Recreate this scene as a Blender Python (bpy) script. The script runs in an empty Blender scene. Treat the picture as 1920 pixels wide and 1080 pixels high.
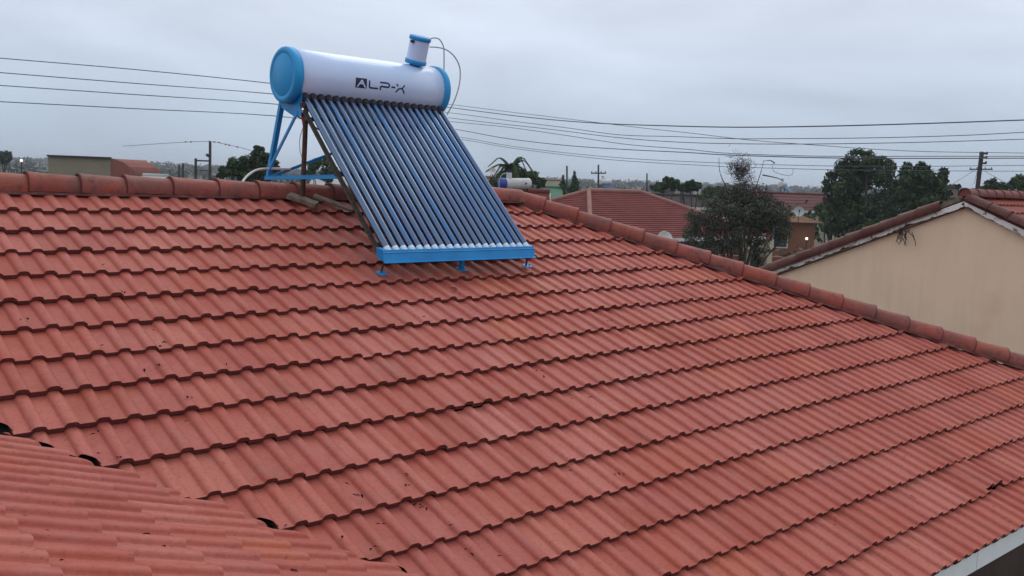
import bpy, bmesh, math, random
import numpy as np
from math import sin, cos, tan, pi, radians as R
from mathutils import Vector, Matrix, noise
random.seed(7); rng = np.random.default_rng(7)
S = bpy.context.scene
COL = S.collection

# ------------------------------------------------------------------ camera
F = 1762.93                      # focal length in pixels of a 1920 wide picture
CAM = np.array([-1.6797, -7.3308, .16677])
YAW, PIT, ROL = R(41.4364), R(-6.4162), R(-2.0218)
fw = np.array([cos(PIT)*sin(YAW), cos(PIT)*cos(YAW), sin(PIT)])
rt = np.cross(fw, [0, 0, 1]); rt /= np.linalg.norm(rt); dn = -np.cross(rt, fw)
RX = cos(ROL)*rt + sin(ROL)*dn; RY = -sin(ROL)*rt + cos(ROL)*dn
cam_d = bpy.data.cameras.new('camera'); cam = bpy.data.objects.new('camera', cam_d); COL.objects.link(cam)
cam_d.sensor_width = 36; cam_d.lens = F/1920*36; cam_d.clip_start = .05; cam_d.clip_end = 9000
Mx = Matrix.Identity(4)
for i_ in range(3):
    Mx[i_][0] = RX[i_]; Mx[i_][1] = -RY[i_]; Mx[i_][2] = -fw[i_]; Mx[i_][3] = CAM[i_]
cam.matrix_world = Mx
S.camera = cam

# ------------------------------------------------------------------ world, sun, exposure
W = bpy.data.worlds.new('World'); S.world = W; W.use_nodes = True
nt = W.node_tree; nt.nodes.clear()
def wn(t, **k):
    n = nt.nodes.new(t)
    for a, b in k.items(): setattr(n, a, b)
    return n
SUN_EL, SUN_AZ = R(48), R(48)
sky = wn('ShaderNodeTexSky', sky_type='NISHITA', sun_disc=False, sun_elevation=SUN_EL, sun_rotation=SUN_AZ)
tc = wn('ShaderNodeTexCoord')
sep = wn('ShaderNodeSeparateXYZ'); nt.links.new(tc.outputs['Generated'], sep.inputs[0])
rampz = wn('ShaderNodeValToRGB'); nt.links.new(sep.outputs['Z'], rampz.inputs[0])
cr = rampz.color_ramp
cr.elements[0].position = 0.0; cr.elements[0].color = (.50, .635, .80, 1)
cr.elements[1].position = 1.0; cr.elements[1].color = (1.02, 1.08, 1.18, 1)
for p_, c_ in ((.06, (.60, .72, .885)), (.16, (.83, .92, 1.08)), (.32, (.92, .99, 1.12)), (.6, (.98, 1.04, 1.15))):
    e_ = cr.elements.new(p_); e_.color = (*c_, 1)
mp = wn('ShaderNodeMapping'); mp.inputs['Scale'].default_value = (1, 1, 3.2); nt.links.new(tc.outputs['Generated'], mp.inputs[0])
nz = wn('ShaderNodeTexNoise'); nz.inputs['Scale'].default_value = 2.9; nz.inputs['Detail'].default_value = 7; nz.inputs['Roughness'].default_value = .5
nz.inputs['Distortion'].default_value = .4
nt.links.new(mp.outputs[0], nz.inputs['Vector'])
mr = wn('ShaderNodeMapRange'); mr.inputs[1].default_value = .3; mr.inputs[2].default_value = .7; mr.inputs[3].default_value = .82; mr.inputs[4].default_value = 1.14
nt.links.new(nz.outputs['Fac'], mr.inputs[0])
mul = wn('ShaderNodeVectorMath', operation='SCALE'); nt.links.new(rampz.outputs[0], mul.inputs[0]); nt.links.new(mr.outputs[0], mul.inputs['Scale'])
bg1 = wn('ShaderNodeBackground'); nt.links.new(mul.outputs[0], bg1.inputs[0]); bg1.inputs[1].default_value = .94
bg2 = wn('ShaderNodeBackground'); nt.links.new(sky.outputs[0], bg2.inputs[0]); bg2.inputs[1].default_value = .05
mixw = wn('ShaderNodeMixShader'); mixw.inputs[0].default_value = .1      # thick cloud, a little of the sky behind it
nt.links.new(bg1.outputs[0], mixw.inputs[1]); nt.links.new(bg2.outputs[0], mixw.inputs[2])
wo = wn('ShaderNodeOutputWorld'); nt.links.new(mixw.outputs[0], wo.inputs[0])
sd = bpy.data.lights.new('sun', 'SUN'); sd.energy = .8; sd.angle = R(45); sd.color = (1, .97, .92)
so = bpy.data.objects.new('sun', sd); COL.objects.link(so)
so.rotation_euler = Vector((cos(SUN_EL)*sin(SUN_AZ), cos(SUN_EL)*cos(SUN_AZ), sin(SUN_EL))).to_track_quat('Z', 'Y').to_euler()
S.view_settings.view_transform = 'Standard'; S.view_settings.look = 'None'
S.view_settings.exposure = 0; S.view_settings.gamma = 1; S.view_settings.use_curve_mapping = False
S.render.engine = 'CYCLES'

# ------------------------------------------------------------------ pixel helpers (measured in the photograph, used to survey real positions)
def ray(x, y): return RX*((x-960)/F) + RY*((y-540)/F) + fw
def at(x, y, dep): return Vector(CAM + ray(x, y)*dep)
def hit(x, y, n, p0):
    v = ray(x, y); n = np.array(n, float)
    return Vector(CAM + v*((np.array(p0)-CAM)@n/(v@n)))
def px(P):
    c = np.atleast_2d(P)-CAM
    a, b, d = c@RX, c@RY, c@fw
    return 960+F*a/d, 540+F*b/d, d

# ------------------------------------------------------------------ material helpers
def mat(name, base=(.5, .5, .5), rough=.6, metal=0, **k):
    m = bpy.data.materials.new(name); m.use_nodes = True
    b = m.node_tree.nodes['Principled BSDF']
    b.inputs['Base Color'].default_value = (*base, 1); b.inputs['Roughness'].default_value = rough; b.inputs['Metallic'].default_value = metal
    for a, v in k.items(): b.inputs[a.replace('_', ' ')].default_value = v
    return m
class NB:
    def __init__(s, m): s.t = m.node_tree; s.b = s.t.nodes['Principled BSDF']; s.co = None
    def n(s, t, **k):
        x = s.t.nodes.new(t)
        for a, b in k.items():
            if a in x.inputs: x.inputs[a].default_value = b
            else: setattr(x, a, b)
        return x
    def l(s, a, b): s.t.links.new(a, b)
    def coord(s, kind='Object'):
        if s.co is None: s.co = s.n('ShaderNodeTexCoord')
        return s.co.outputs[kind]
    def noise(s, scale, detail=4, rough=.55, vec=None, dist=0):
        x = s.n('ShaderNodeTexNoise'); x.inputs['Scale'].default_value = scale; x.inputs['Detail'].default_value = detail
        x.inputs['Roughness'].default_value = rough; x.inputs['Distortion'].default_value = dist
        s.l(vec or s.coord(), x.inputs['Vector']); return x.outputs['Fac']
    def ramp(s, fac, stops):
        x = s.n('ShaderNodeValToRGB'); s.l(fac, x.inputs[0]); e = x.color_ramp.elements
        e[0].position, e[1].position = stops[0][0], stops[-1][0]
        for p, c in stops[1:-1]: e.new(p)
        for q, (p, c) in zip(e, stops):
            q.position = p; q.color = (*c, 1) if len(c) == 3 else c
        return x.outputs[0]
    def mix(s, fac, a, b, mode='MIX'):
        x = s.n('ShaderNodeMix', data_type='RGBA', blend_type=mode)
        for v, i in ((fac, 0), (a, 6), (b, 7)):
            if isinstance(v, (int, float)): x.inputs[i].default_value = v
            elif isinstance(v, tuple): x.inputs[i].default_value = (*v, 1)
            else: s.l(v, x.inputs[i])
        return x.outputs[2]
    def math(s, op, a, b=0.):
        x = s.n('ShaderNodeMath', operation=op)
        for i, v in enumerate((a, b)):
            if isinstance(v, (int, float)): x.inputs[i].default_value = v
            else: s.l(v, x.inputs[i])
        return x.outputs[0]
    def col(s, c): s.l(c, s.b.inputs['Base Color'])
    def bump(s, h, strength=.3, dist=.01):
        x = s.n('ShaderNodeBump'); x.inputs['Strength'].default_value = strength; x.inputs['Distance'].default_value = dist
        s.l(h, x.inputs['Height']); s.l(x.outputs[0], s.b.inputs['Normal'])

def noisy(name, stops, scale=6, rough=.8, bump=.25, bscale=60, bdist=.004, metal=0, **k):
    m = mat(name, (1, 1, 1), rough, metal, **k); b = NB(m)
    b.col(b.ramp(b.noise(scale, 6, .6), stops))
    if bump: b.bump(b.noise(bscale, 3), bump, bdist)
    return m

def tile_material(name, edge=False, ridge=False, shade=1.0):
    m = mat(name, (1, 1, 1), .5 if not edge else .85, IOR=1.32); b = NB(m)
    geo = b.n('ShaderNodeNewGeometry'); oi = b.n('ShaderNodeObjectInfo')
    rnd = b.math('FRACT', b.math('ADD', oi.outputs['Random'], geo.outputs['Random Per Island']))
    pos = geo.outputs['Position']
    if edge:  # darker than the face: edge dirt plus shade put into the colour
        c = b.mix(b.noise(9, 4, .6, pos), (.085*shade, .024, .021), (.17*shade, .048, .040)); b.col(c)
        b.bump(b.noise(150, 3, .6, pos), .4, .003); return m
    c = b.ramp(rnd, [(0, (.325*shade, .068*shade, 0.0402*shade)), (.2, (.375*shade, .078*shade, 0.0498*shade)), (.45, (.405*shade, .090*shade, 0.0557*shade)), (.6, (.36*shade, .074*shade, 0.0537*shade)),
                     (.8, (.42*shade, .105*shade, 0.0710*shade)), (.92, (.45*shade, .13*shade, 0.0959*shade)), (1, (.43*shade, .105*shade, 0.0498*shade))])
    big = b.noise(.9, 3, .5, pos)
    c = b.mix(b.ramp(big, [(.38, (0, 0, 0)), (.66, (.5, .5, .5))]), c, (.44*shade, .13*shade, 0.1055*shade))
    blot = b.noise(7, 6, .62, pos, .3)
    c = b.mix(b.ramp(blot, [(.46, (0, 0, 0)), (.75, (.4, .4, .4))]), c, (.47*shade, .145*shade, 0.1151*shade))
    fine = b.noise(42, 4, .7, pos)
    c = b.mix(b.ramp(fine, [(.30, (.42, .42, .42)), (.5, (0, 0, 0))]), c, (.19*shade, .042, .030))
    st = b.n('ShaderNodeMapping'); st.inputs['Scale'].default_value = (1.0, .28, .28); b.l(pos, st.inputs[0])
    c = b.mix(b.ramp(b.noise(16, 5, .6, st.outputs[0], .2), [(.56, (0, 0, 0)), (.72, (.30, .30, .30))]), c, (.26*shade, .10*shade, .08*shade))
    c = b.mix(b.ramp(b.noise(2.6, 6, .7, pos, .5), [(.60, (0, 0, 0)), (.74, (.34, .34, .34))]), c, (.24, .15, .12))
    if ridge:
        g = b.noise(3.2, 6, .65, pos, .6)
        c = b.mix(b.ramp(g, [(.42, (0, 0, 0)), (.66, (.8, .8, .8))]), c, (.155, .075, .062))
        g2 = b.noise(14, 5, .7, pos)
        c = b.mix(b.ramp(g2, [(.5, (0, 0, 0)), (.72, (.7, .7, .7))]), c, (.07, .032, .036))
    sp = b.noise(95, 2, .5, pos)
    c = b.mix(b.ramp(sp, [(.655, (0, 0, 0)), (.71, (.6, .6, .6))]), c, (.09, .04, .03))
    b.col(c)
    r = b.ramp(b.noise(5, 4, .6, pos), [(.3, (.52,)*3), (.7, (.68,)*3)]); b.l(r, b.b.inputs['Roughness'])
    b.bump(b.math('ADD', b.noise(160, 4, .6, pos), b.math('MULTIPLY', b.noise(22, 3, .5, pos), 1.5)), .35, .0025)
    return m
M_TILE = tile_material('glazed_red_tile'); M_EDGE = tile_material('dirty_shaded_tile_edge', edge=True)  # edge colour carries dirt and the painted shade band under each course
M_RIDGE = tile_material('stained_ridge_tile', ridge=True, shade=.80)
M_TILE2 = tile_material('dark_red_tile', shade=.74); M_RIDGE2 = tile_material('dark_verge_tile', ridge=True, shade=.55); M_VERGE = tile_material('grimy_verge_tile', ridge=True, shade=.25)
M_MORTAR = noisy('mortar', [(.3, (.06, .024, .022)), (.55, (.13, .045, .04)), (.8, (.17, .10, .08))], 8, .95, .6, 40, .01)
M_DECK = noisy('underlay', [(.3, (.018, .016, .016)), (.7, (.035, .03, .028))], 4)
M_VALLEY = noisy('valley_metal', [(.3, (.010, .011, .012)), (.7, (.03, .03, .03))], 9, .7, .1)
M_FASCIA = noisy('fascia_grey', [(.25, (.72, .73, .70)), (.55, (.82, .82, .80)), (.8, (.86, .86, .84))], 5, .75, .2)
M_BRICK = noisy('dark_brick', [(.3, (.045, .028, .022)), (.7, (.085, .05, .038))], 3, .9)
M_BEIGE = mat('beige_plaster', (1, 1, 1), .85); b = NB(M_BEIGE); g_ = b.n('ShaderNodeNewGeometry').outputs['Position']
c_ = b.ramp(b.noise(.7, 6, .6, g_, .3), [(.3, (.80, .59, .41)), (.55, (.86, .65, .46)), (.75, (.84, .61, .43))])
mpb = b.n('ShaderNodeMapping'); mpb.inputs['Scale'].default_value = (5, 5, .45); b.l(g_, mpb.inputs[0])
c_ = b.mix(b.ramp(b.noise(1.2, 5, .6, mpb.outputs[0]), [(.48, (0, 0, 0)), (.76, (.24, .24, .24))]), c_, (.55, .42, .29))
c_ = b.mix(b.ramp(b.noise(1.1, 3, .5, g_), [(.6, (0, 0, 0)), (.72, (.35, .35, .35))]), c_, (.68, .44, .28))
b.col(c_); b.bump(b.noise(70, 4, .6, g_), .25, .004)
M_BARGE = mat('peeling_white_paint', (1, 1, 1), .7); b = NB(M_BARGE); g_ = b.n('ShaderNodeNewGeometry').outputs['Position']
b.col(b.ramp(b.noise(6.5, 7, .7, g_, .5), [(.33, (.07, .055, .045)), (.40, (.24, .20, .15)), (.44, (.74, .72, .68)), (.8, (.84, .83, .80))]))
b.bump(b.noise(9, 5, .7, g_), .4, .01)
M_BLUE = noisy('blue_paint', [(.25, (.001, .19, .48)), (.55, (.002, .25, .60)), (.8, (.005, .30, .66))], 5, .45, .05, 30)
M_BLUECAP = noisy('blue_cap_plastic', [(.3, (.004, .28, .62)), (.7, (.008, .33, .68))], 2.5, .5, .05)
M_WHITE = noisy('white_enamel', [(.3, (.52, .66, .90)), (.6, (.57, .70, .93)), (.8, (.60, .72, .94))], 2, .26, .03, 12, .01, Coat_Weight=.3)
M_LETTER = mat('letter_print', (.008, .012, .05), .4)
M_RUBBER = mat('dark_rubber', (.012, .009, .016), .6)
M_GLASSCAP = mat('clear_tube_end', (.62, .72, .80), .15)
M_RUST = noisy('rusty_steel', [(.3, (.03, .015, .012)), (.55, (.075, .034, .024)), (.8, (.15, .065, .04))], 14, .85, .4)
M_OLD = noisy('weathered_angle_steel', [(.3, (.015, .018, .014)), (.5, (.045, .032, .022)), (.75, (.05, .065, .05))], 12, .7, .3)
M_RED = mat('red_plastic', (.30, .015, .015), .45)
M_PIPE = mat('white_pipe', (.62, .62, .60), .45); M_GREYPIPE = mat('grey_hose', (.42, .45, .47), .4)
M_WOOD = noisy('weathered_plank', [(.3, (.09, .07, .05)), (.55, (.19, .145, .105)), (.8, (.30, .25, .19))], 16, .9, .5)
M_LITTER = mat('dead_leaf', (.030, .007, .006), 1.0, IOR=1.1)
M_WIRE = mat('cable', (.075, .075, .09), .6); M_WIRE2 = mat('thin_cable', (.12, .13, .15), .6)
M_POLE = noisy('pole_timber', [(.3, (.03, .026, .03)), (.7, (.07, .06, .06))], 6, .9)
M_DISH = mat('dish_white', (.72, .73, .70), .5); M_DISHG = mat('dish_grey', (.45, .46, .47), .5)
M_BARK = noisy('bark', [(.3, (.035, .028, .022)), (.7, (.09, .07, .055))], 10, .95, .5)
def tube_material():
    m = mat('vacuum_tube', (.03, .045, .14), .17, .9, Coat_Weight=.5, Coat_Roughness=.03); b = NB(m)
    oi = b.n('ShaderNodeObjectInfo')
    c = b.ramp(oi.outputs['Random'], [(0, (.055, .115, .25)), (.35, (.085, .13, .22)), (.6, (.04, .14, .32)), (.8, (.085, .15, .24)), (1, (.07, .105, .23))])
    n = b.noise(2.2, 3, .5, b.n('ShaderNodeNewGeometry').outputs['Position'])
    c = b.mix(b.ramp(n, [(.35, (0, 0, 0)), (.7, (.5, .5, .5))]), c, (.115, .155, .22)); b.col(c)
    return m
M_TUBE = tube_material()
def leaf_material(name, dark, mid, light):
    m = mat(name, mid, .8, IOR=1.25); b = NB(m); geo = b.n('ShaderNodeNewGeometry')
    c = b.ramp(geo.outputs['Random Per Island'], [(0, dark), (.5, mid), (1, light)])
    big = b.noise(.55, 3, .5, geo.outputs['Position'])
    c = b.mix(b.ramp(big, [(.35, (.7, .7, .7)), (.6, (0, 0, 0))]), c, dark); b.col(c)
    return m
ML_DARK = leaf_material('foliage_dark', (.010, .022, .010), (.030, .060, .021), (.085, .13, .042))
ML_MID = leaf_material('foliage_mid', (.014, .030, .010), (.036, .066, .020), (.075, .115, .034))
ML_OLIVE = leaf_material('foliage_olive', (.036, .046, .032), (.09, .10, .068), (.17, .175, .125))
ML_BROWN = leaf_material('foliage_dry', (.022, .016, .016), (.05, .035, .032), (.10, .07, .055))
ML_LIME = leaf_material('foliage_bright', (.03, .055, .014), (.065, .105, .026), (.10, .15, .04))
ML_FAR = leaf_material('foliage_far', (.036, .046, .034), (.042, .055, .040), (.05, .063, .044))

# ------------------------------------------------------------------ object helpers
def tag(o, label=None, cat=None, group=None, kind=None):
    if label: o['label'] = label
    if cat: o['category'] = cat
    if group: o['group'] = group
    if kind: o['kind'] = kind
    return o
def empty(name, loc=(0, 0, 0), label=None, cat=None, group=None, rz=0):
    o = bpy.data.objects.new(name, None); COL.objects.link(o); o.location = loc; o.rotation_euler = (0, 0, rz); o.empty_display_size = .1
    return tag(o, label, cat, group)
def base(n): return n
class MB:
    """collects shapes in world (or root-local) coordinates and links them as one mesh"""
    def __init__(s): s.v = []; s.f = []; s.mi = []; s.sm = []
    def add(s, v, f, mi=0, smooth=False):
        o = len(s.v); s.v += [tuple(x) for x in v]; s.f += [tuple(i+o for i in q) for q in f]
        s.mi += [mi]*len(f) if isinstance(mi, int) else list(mi); s.sm += [smooth]*len(f)
    def box(s, c, size, M=None, mi=0):
        c = Vector(c); hx, hy, hz = size[0]/2, size[1]/2, size[2]/2
        P = [Vector((x, y, z)) for x in (-hx, hx) for y in (-hy, hy) for z in (-hz, hz)]
        P = [c + (M @ p if M else p) for p in P]
        s.add(P, [(0, 1, 3, 2), (4, 6, 7, 5), (0, 4, 5, 1), (2, 3, 7, 6), (0, 2, 6, 4), (1, 5, 7, 3)], mi)
    def frame(s, a, b, up=None):
        a, b = Vector(a), Vector(b); d = (b-a).normalized()
        u = Vector(up) if up is not None else (Vector((0, 0, 1)) if abs(d.z) < .95 else Vector((0, 1, 0)))
        x = d.cross(u).normalized(); y = x.cross(d).normalized(); return a, b, d, x, y
    def prism(s, a, b, prof, up=None, mi=0, smooth=False):
        a, b, d, x, y = s.frame(a, b, up); n = len(prof)
        V = [a+x*p+y*q for p, q in prof]+[b+x*p+y*q for p, q in prof]
        s.add(V, [(i, (i+1) % n, n+(i+1) % n, n+i) for i in range(n)], mi, smooth)
        s.add(V, [tuple(range(n-1, -1, -1)), tuple(range(n, 2*n))], mi, False)
    def bar(s, a, b, w, h, up=None, mi=0): s.prism(a, b, [(-w/2, -h/2), (w/2, -h/2), (w/2, h/2), (-w/2, h/2)], up, mi)
    def angle(s, a, b, w=.035, t=.004, up=None, mi=0):
        s.prism(a, b, [(0, 0), (w, 0), (w, t), (t, t), (t, w), (0, w)], up, mi)
    def cyl(s, a, b, r, r2=None, seg=16, mi=0, cap=True):
        r2 = r if r2 is None else r2; a, b, d, x, y = s.frame(a, b)
        A = [2*pi*i/seg for i in range(seg)]
        V = [a+(x*cos(t)+y*sin(t))*r for t in A]+[b+(x*cos(t)+y*sin(t))*r2 for t in A]
        s.add(V, [(i, (i+1) % seg, seg+(i+1) % seg, seg+i) for i in range(seg)], mi, True)
        if cap: s.add(V, [tuple(range(seg-1, -1, -1)), tuple(range(seg, 2*seg))], mi)
    def tube(s, pts, r, seg=6, mi=0):
        pts = [Vector(p) for p in pts]; rr = r if isinstance(r, (list, tuple)) else [r]*len(pts); V = []
        for i, p in enumerate(pts):
            d = (pts[min(i+1, len(pts)-1)]-pts[max(i-1, 0)]).normalized()
            u = Vector((0, 0, 1)) if abs(d.z) < .95 else Vector((0, 1, 0)); x = d.cross(u).normalized(); y = x.cross(d)
            V += [p+(x*cos(2*pi*k/seg)+y*sin(2*pi*k/seg))*rr[i] for k in range(seg)]
        F_ = [(i*seg+k, i*seg+(k+1) % seg, (i+1)*seg+(k+1) % seg, (i+1)*seg+k) for i in range(len(pts)-1) for k in range(seg)]
        s.add(V, F_, mi, True); n = len(pts)*seg
        s.add(V, [tuple(range(seg-1, -1, -1)), tuple(range(n-seg, n))], mi)
    def lathe(s, o, ax, prof, seg=40, mi=0, smooth=True):
        o = Vector(o); d = Vector(ax).normalized(); x = d.cross(Vector((0, 0, 1)) if abs(d.z) < .95 else Vector((0, 1, 0))).normalized(); y = x.cross(d); V = []
        for h, r in prof: V += [o+d*h+(x*cos(2*pi*k/seg)+y*sin(2*pi*k/seg))*max(r, 1e-4) for k in range(seg)]
        n = len(prof)
        s.add(V, [(i*seg+k, i*seg+(k+1) % seg, (i+1)*seg+(k+1) % seg, (i+1)*seg+k) for i in range(n-1) for k in range(seg)], mi, smooth)
    def mesh(s, name, mats):
        me = bpy.data.meshes.new(name); me.from_pydata(s.v, [], s.f)
        for m in (mats if isinstance(mats, (list, tuple)) else [mats]): me.materials.append(m)
        me.polygons.foreach_set('material_index', s.mi); me.polygons.foreach_set('use_smooth', s.sm); me.update()
        return me
    def build(s, name, mats, parent=None, loc=None):
        if loc is None and parent is None and s.v:
            a = np.array(s.v); loc = Vector(((a[:, 0].min()+a[:, 0].max())/2, (a[:, 1].min()+a[:, 1].max())/2, a[:, 2].min()))
        if loc is not None: s.v = [tuple(Vector(p)-Vector(loc)) for p in s.v]
        o = bpy.data.objects.new(name, s.mesh(name, mats)); COL.objects.link(o)
        if loc is not None: o.location = loc
        if parent is not None:
            o.parent = parent
            if parent.type == 'EMPTY' or parent.location.length > 0: o.matrix_parent_inverse = wm(parent).inverted()
        return o
def wm(o):
    m = Matrix.LocRotScale(o.location, o.rotation_euler, o.scale)
    return wm(o.parent) @ o.matrix_parent_inverse @ m if o.parent else m
def inst(name, me, M, parent):
    o = bpy.data.objects.new(name, me); COL.objects.link(o); o.parent = parent
    o.matrix_parent_inverse = wm(parent).inverted(); o.matrix_basis = M
    return o
def copy_tree(o, parent=None):
    c = o.copy(); COL.objects.link(c)
    if parent is not None: c.parent = parent
    for ch in list(o.children): copy_tree(ch, c)
    return c

# ------------------------------------------------------------------ roof geometry
PHI = R(22.821); T = tan(PHI); G = .30846; PITCH = .15
RIDGE_Y = .08; HIP_C = 5.03; VAL_C = -3.155; EAVE_K = 17.46
EAVE_Y = -EAVE_K*G*cos(PHI); EAVE_Z = -EAVE_K*G*sin(PHI)
GROUND = -4.7
# the setting: ground sheet, near flat and rising to low far hills
def terrain_h(x, y):
    d = math.hypot(x+1.7, y+7.3)
    t = min(max((d-110)/900, 0), 1); t = t*t*(3-2*t)
    h = GROUND + t*(7.6+2.4*noise.noise(Vector((x/420, y/420, 3)))+1.5*noise.noise(Vector((x/150, y/150, 9))))
    return h
m = MB(); rad = [0, 4, 8, 14, 22, 34, 50, 75, 110, 160, 230, 320, 430, 560, 700, 850, 1000, 1200, 1500, 2000, 2800]; NA = 96
V = [(-1.7, -7.3, GROUND)]
for r_ in rad[1:]:
    for k in range(NA):
        x, y = -1.7+r_*cos(2*pi*k/NA), -7.3+r_*sin(2*pi*k/NA); V.append((x, y, terrain_h(x, y)))
Fc = [(0, 1+k, 1+(k+1) % NA) for k in range(NA)]
for j in range(len(rad)-2):
    for k in range(NA): Fc.append((1+j*NA+k, 1+(j+1)*NA+k, 1+(j+1)*NA+(k+1) % NA, 1+j*NA+(k+1) % NA))
m.add(V, Fc, 0, True)
M_GROUND = mat('ground', (1, 1, 1), .95); b = NB(M_GROUND); g_ = b.n('ShaderNodeNewGeometry').outputs['Position']
c_ = b.ramp(b.noise(.09, 6, .6, g_), [(.35, (.045, .055, .03)), (.5, (.075, .075, .045)), (.65, (.14, .10, .07))])
b.col(c_); b.bump(b.noise(2, 5, .6, g_), .5, .05)
tag(m.build('ground', M_GROUND, None, (0, 0, 0)), 'open ground and low green hills running out to the horizon', kind='structure')

# --- the house we stand beside
house = empty('tiled_house', (2, 0, GROUND), 'foreground house roofed in glossy red double-roll tiles, carrying the white and blue solar heater', 'house')
cD = .13                                    # roof deck this far below the tile crests
def deck_pt(x, y, side):                    # crest plane minus cD, measured along the normal
    return Vector((x, y, -cD/cos(PHI) + {'m': y*T, 'w': (VAL_C-x)*T}[side]))
XL = -7.5
m = MB()
E1 = deck_pt(HIP_C-EAVE_Y, EAVE_Y, 'm'); E0 = deck_pt(VAL_C-EAVE_Y, EAVE_Y, 'm'); RT = deck_pt(HIP_C-RIDGE_Y, RIDGE_Y, 'm'); RL = deck_pt(XL, RIDGE_Y, 'm')
VT = deck_pt(VAL_C-RIDGE_Y, RIDGE_Y, 'm')
m.add([deck_pt(VAL_C-EAVE_Y-.09, EAVE_Y+.09, 'm'), deck_pt(HIP_C-EAVE_Y-.09, EAVE_Y+.09, 'm'), RT, VT], [(0, 1, 2, 3)])
main_roof = m.build('main_roof', M_DECK, house)
m = MB(); BY = 2*RIDGE_Y-EAVE_Y
m.add([E1, (E1.x, BY, E1.z), RT], [(0, 1, 2)]); m.add([RT, (E1.x, BY, E1.z), (XL, BY, E1.z), RL], [(0, 1, 2, 3)])
rear_roof = m.build('rear_roof', M_TILE, house)
m = MB()
WX = VAL_C-EAVE_Y; WR = -3.16               # wing ridge runs along -Y at this X
WZ = deck_pt(WR, 0, 'w').z
m.add([(WX, EAVE_Y, E0.z), VT, (WR, RIDGE_Y, WZ), (WR, -12, WZ), (WX, -12, E0.z)], [(0, 1, 2, 3, 4)])
m.add([(WR, RIDGE_Y, WZ), (WR, -12, WZ), (2*WR-WX, -12, E0.z), (2*WR-WX, EAVE_Y, E0.z)], [(0, 3, 2, 1)])
wing_roof = m.build('wing_roof', M_DECK, house)
# walls, fascia, soffit
m = MB()
def wall_box(m, x0, x1, y0, y1, z0, z1, t=.22, mi=0):
    m.box(((x0+x1)/2, y0+t/2, (z0+z1)/2), (x1-x0, t, z1-z0), mi=mi); m.box(((x0+x1)/2, y1-t/2, (z0+z1)/2), (x1-x0, t, z1-z0), mi=mi)
    m.box((x0+t/2, (y0+y1)/2, (z0+z1)/2), (t, y1-y0-2*t, z1-z0), mi=mi); m.box((x1-t/2, (y0+y1)/2, (z0+z1)/2), (t, y1-y0-2*t, z1-z0), mi=mi)
WT = EAVE_Z-.18
wall_box(m, XL+.4, E1.x-.5, EAVE_Y+.55, BY-.5, GROUND-.2, WT)
m.build('wall', M_BRICK, house)
m = MB(); m.box(((E0.x+E1.x)/2+.2, EAVE_Y+.33, WT+.01), (E1.x-E0.x-.6, .5, .012)); m.build('soffit', M_BRICK, house)
for (x0, x1) in ((E0.x+.05, 4.616), (4.624, 7.6), (7.608, E1.x)):
    m = MB(); m.box(((x0+x1)/2, EAVE_Y+.055, EAVE_Z-.115), (x1-x0, .028, .135)); m.build('fascia_board', M_FASCIA, house)

# --- tiles
TW, TL, TH = .300, .365, .0275
def tile_profile():
    P = []
    def roll(c, end=None):
        w = .0365; hs = [(-1.16, 0), (-1.02, .03), (-.92, .42), (-.70, .84), (-.34, 1.0), (.34, 1.0), (.70, .84), (.92, .42), (1.02, .03), (1.16, 0)]
        for a, h in hs: P.append((c+a*w, h*.0215))
    P.append((.0, -.001)); roll(.1125); roll(.2625)
    P[-2:] = [(.3045, .0045)]
    return P
PROF = tile_profile()
def tile_mb():
    m = MB(); n = len(PROF)
    V = [(x, .004, z) for x, z in PROF]+[(x, TL, z) for x, z in PROF]
    m.add(V, [(i, i+1, n+i+1, n+i) for i in range(n-1)], 0, True)
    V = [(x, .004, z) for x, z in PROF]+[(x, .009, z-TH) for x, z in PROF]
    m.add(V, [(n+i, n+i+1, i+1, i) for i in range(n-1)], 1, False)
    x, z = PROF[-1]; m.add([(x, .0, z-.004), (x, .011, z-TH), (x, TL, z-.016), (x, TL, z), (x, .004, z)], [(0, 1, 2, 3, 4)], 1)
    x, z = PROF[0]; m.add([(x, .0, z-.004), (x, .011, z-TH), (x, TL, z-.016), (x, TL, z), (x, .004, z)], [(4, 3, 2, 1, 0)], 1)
    return m
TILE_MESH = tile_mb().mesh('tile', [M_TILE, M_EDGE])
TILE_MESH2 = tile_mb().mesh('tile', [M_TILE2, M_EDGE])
TILT = .0305/G
def tile_matrix(origin, ex, ey, jit=1.0):
    """origin: crest reference at lower edge, ex along the course, ey up the slope"""
    ex, ey = Vector(ex), Vector(ey); n = ex.cross(ey).normalized()
    y2 = (ey - n*(TILT+random.gauss(0, .0055)*jit)).normalized(); x2 = (ex + n*random.gauss(0, .004)*jit + ey*random.gauss(0, .009)*jit).normalized()
    z2 = x2.cross(y2).normalized(); y2 = z2.cross(x2)
    o = Vector(origin) - n*.0215 + n*random.gauss(0, .0015)*jit + ey*(random.gauss(0, .004)*jit-(.006 if random.random() < .03 else 0))
    return Matrix(((x2.x, y2.x, z2.x, o.x), (x2.y, y2.y, z2.y, o.y), (x2.z, y2.z, z2.z, o.z), (0, 0, 0, 1)))
def clipped(me, M, planes):
    bm = bmesh.new(); bm.from_mesh(me)
    for co, no in planes:
        Mi = M.inverted(); c = Mi @ Vector(co); n = (M.to_3x3().transposed() @ Vector(no)).normalized()
        bmesh.ops.bisect_plane(bm, geom=bm.verts[:]+bm.edges[:]+bm.faces[:], plane_co=c, plane_no=n, clear_outer=True)
    k = len(bm.faces); r = bpy.data.meshes.new('tile'); bm.to_mesh(r); bm.free()
    for mm in me.materials: r.materials.append(mm)
    return r if k > 2 else None
ey_m = Vector((0, cos(PHI), sin(PHI))); ex_m = Vector((1, 0, 0))
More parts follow.
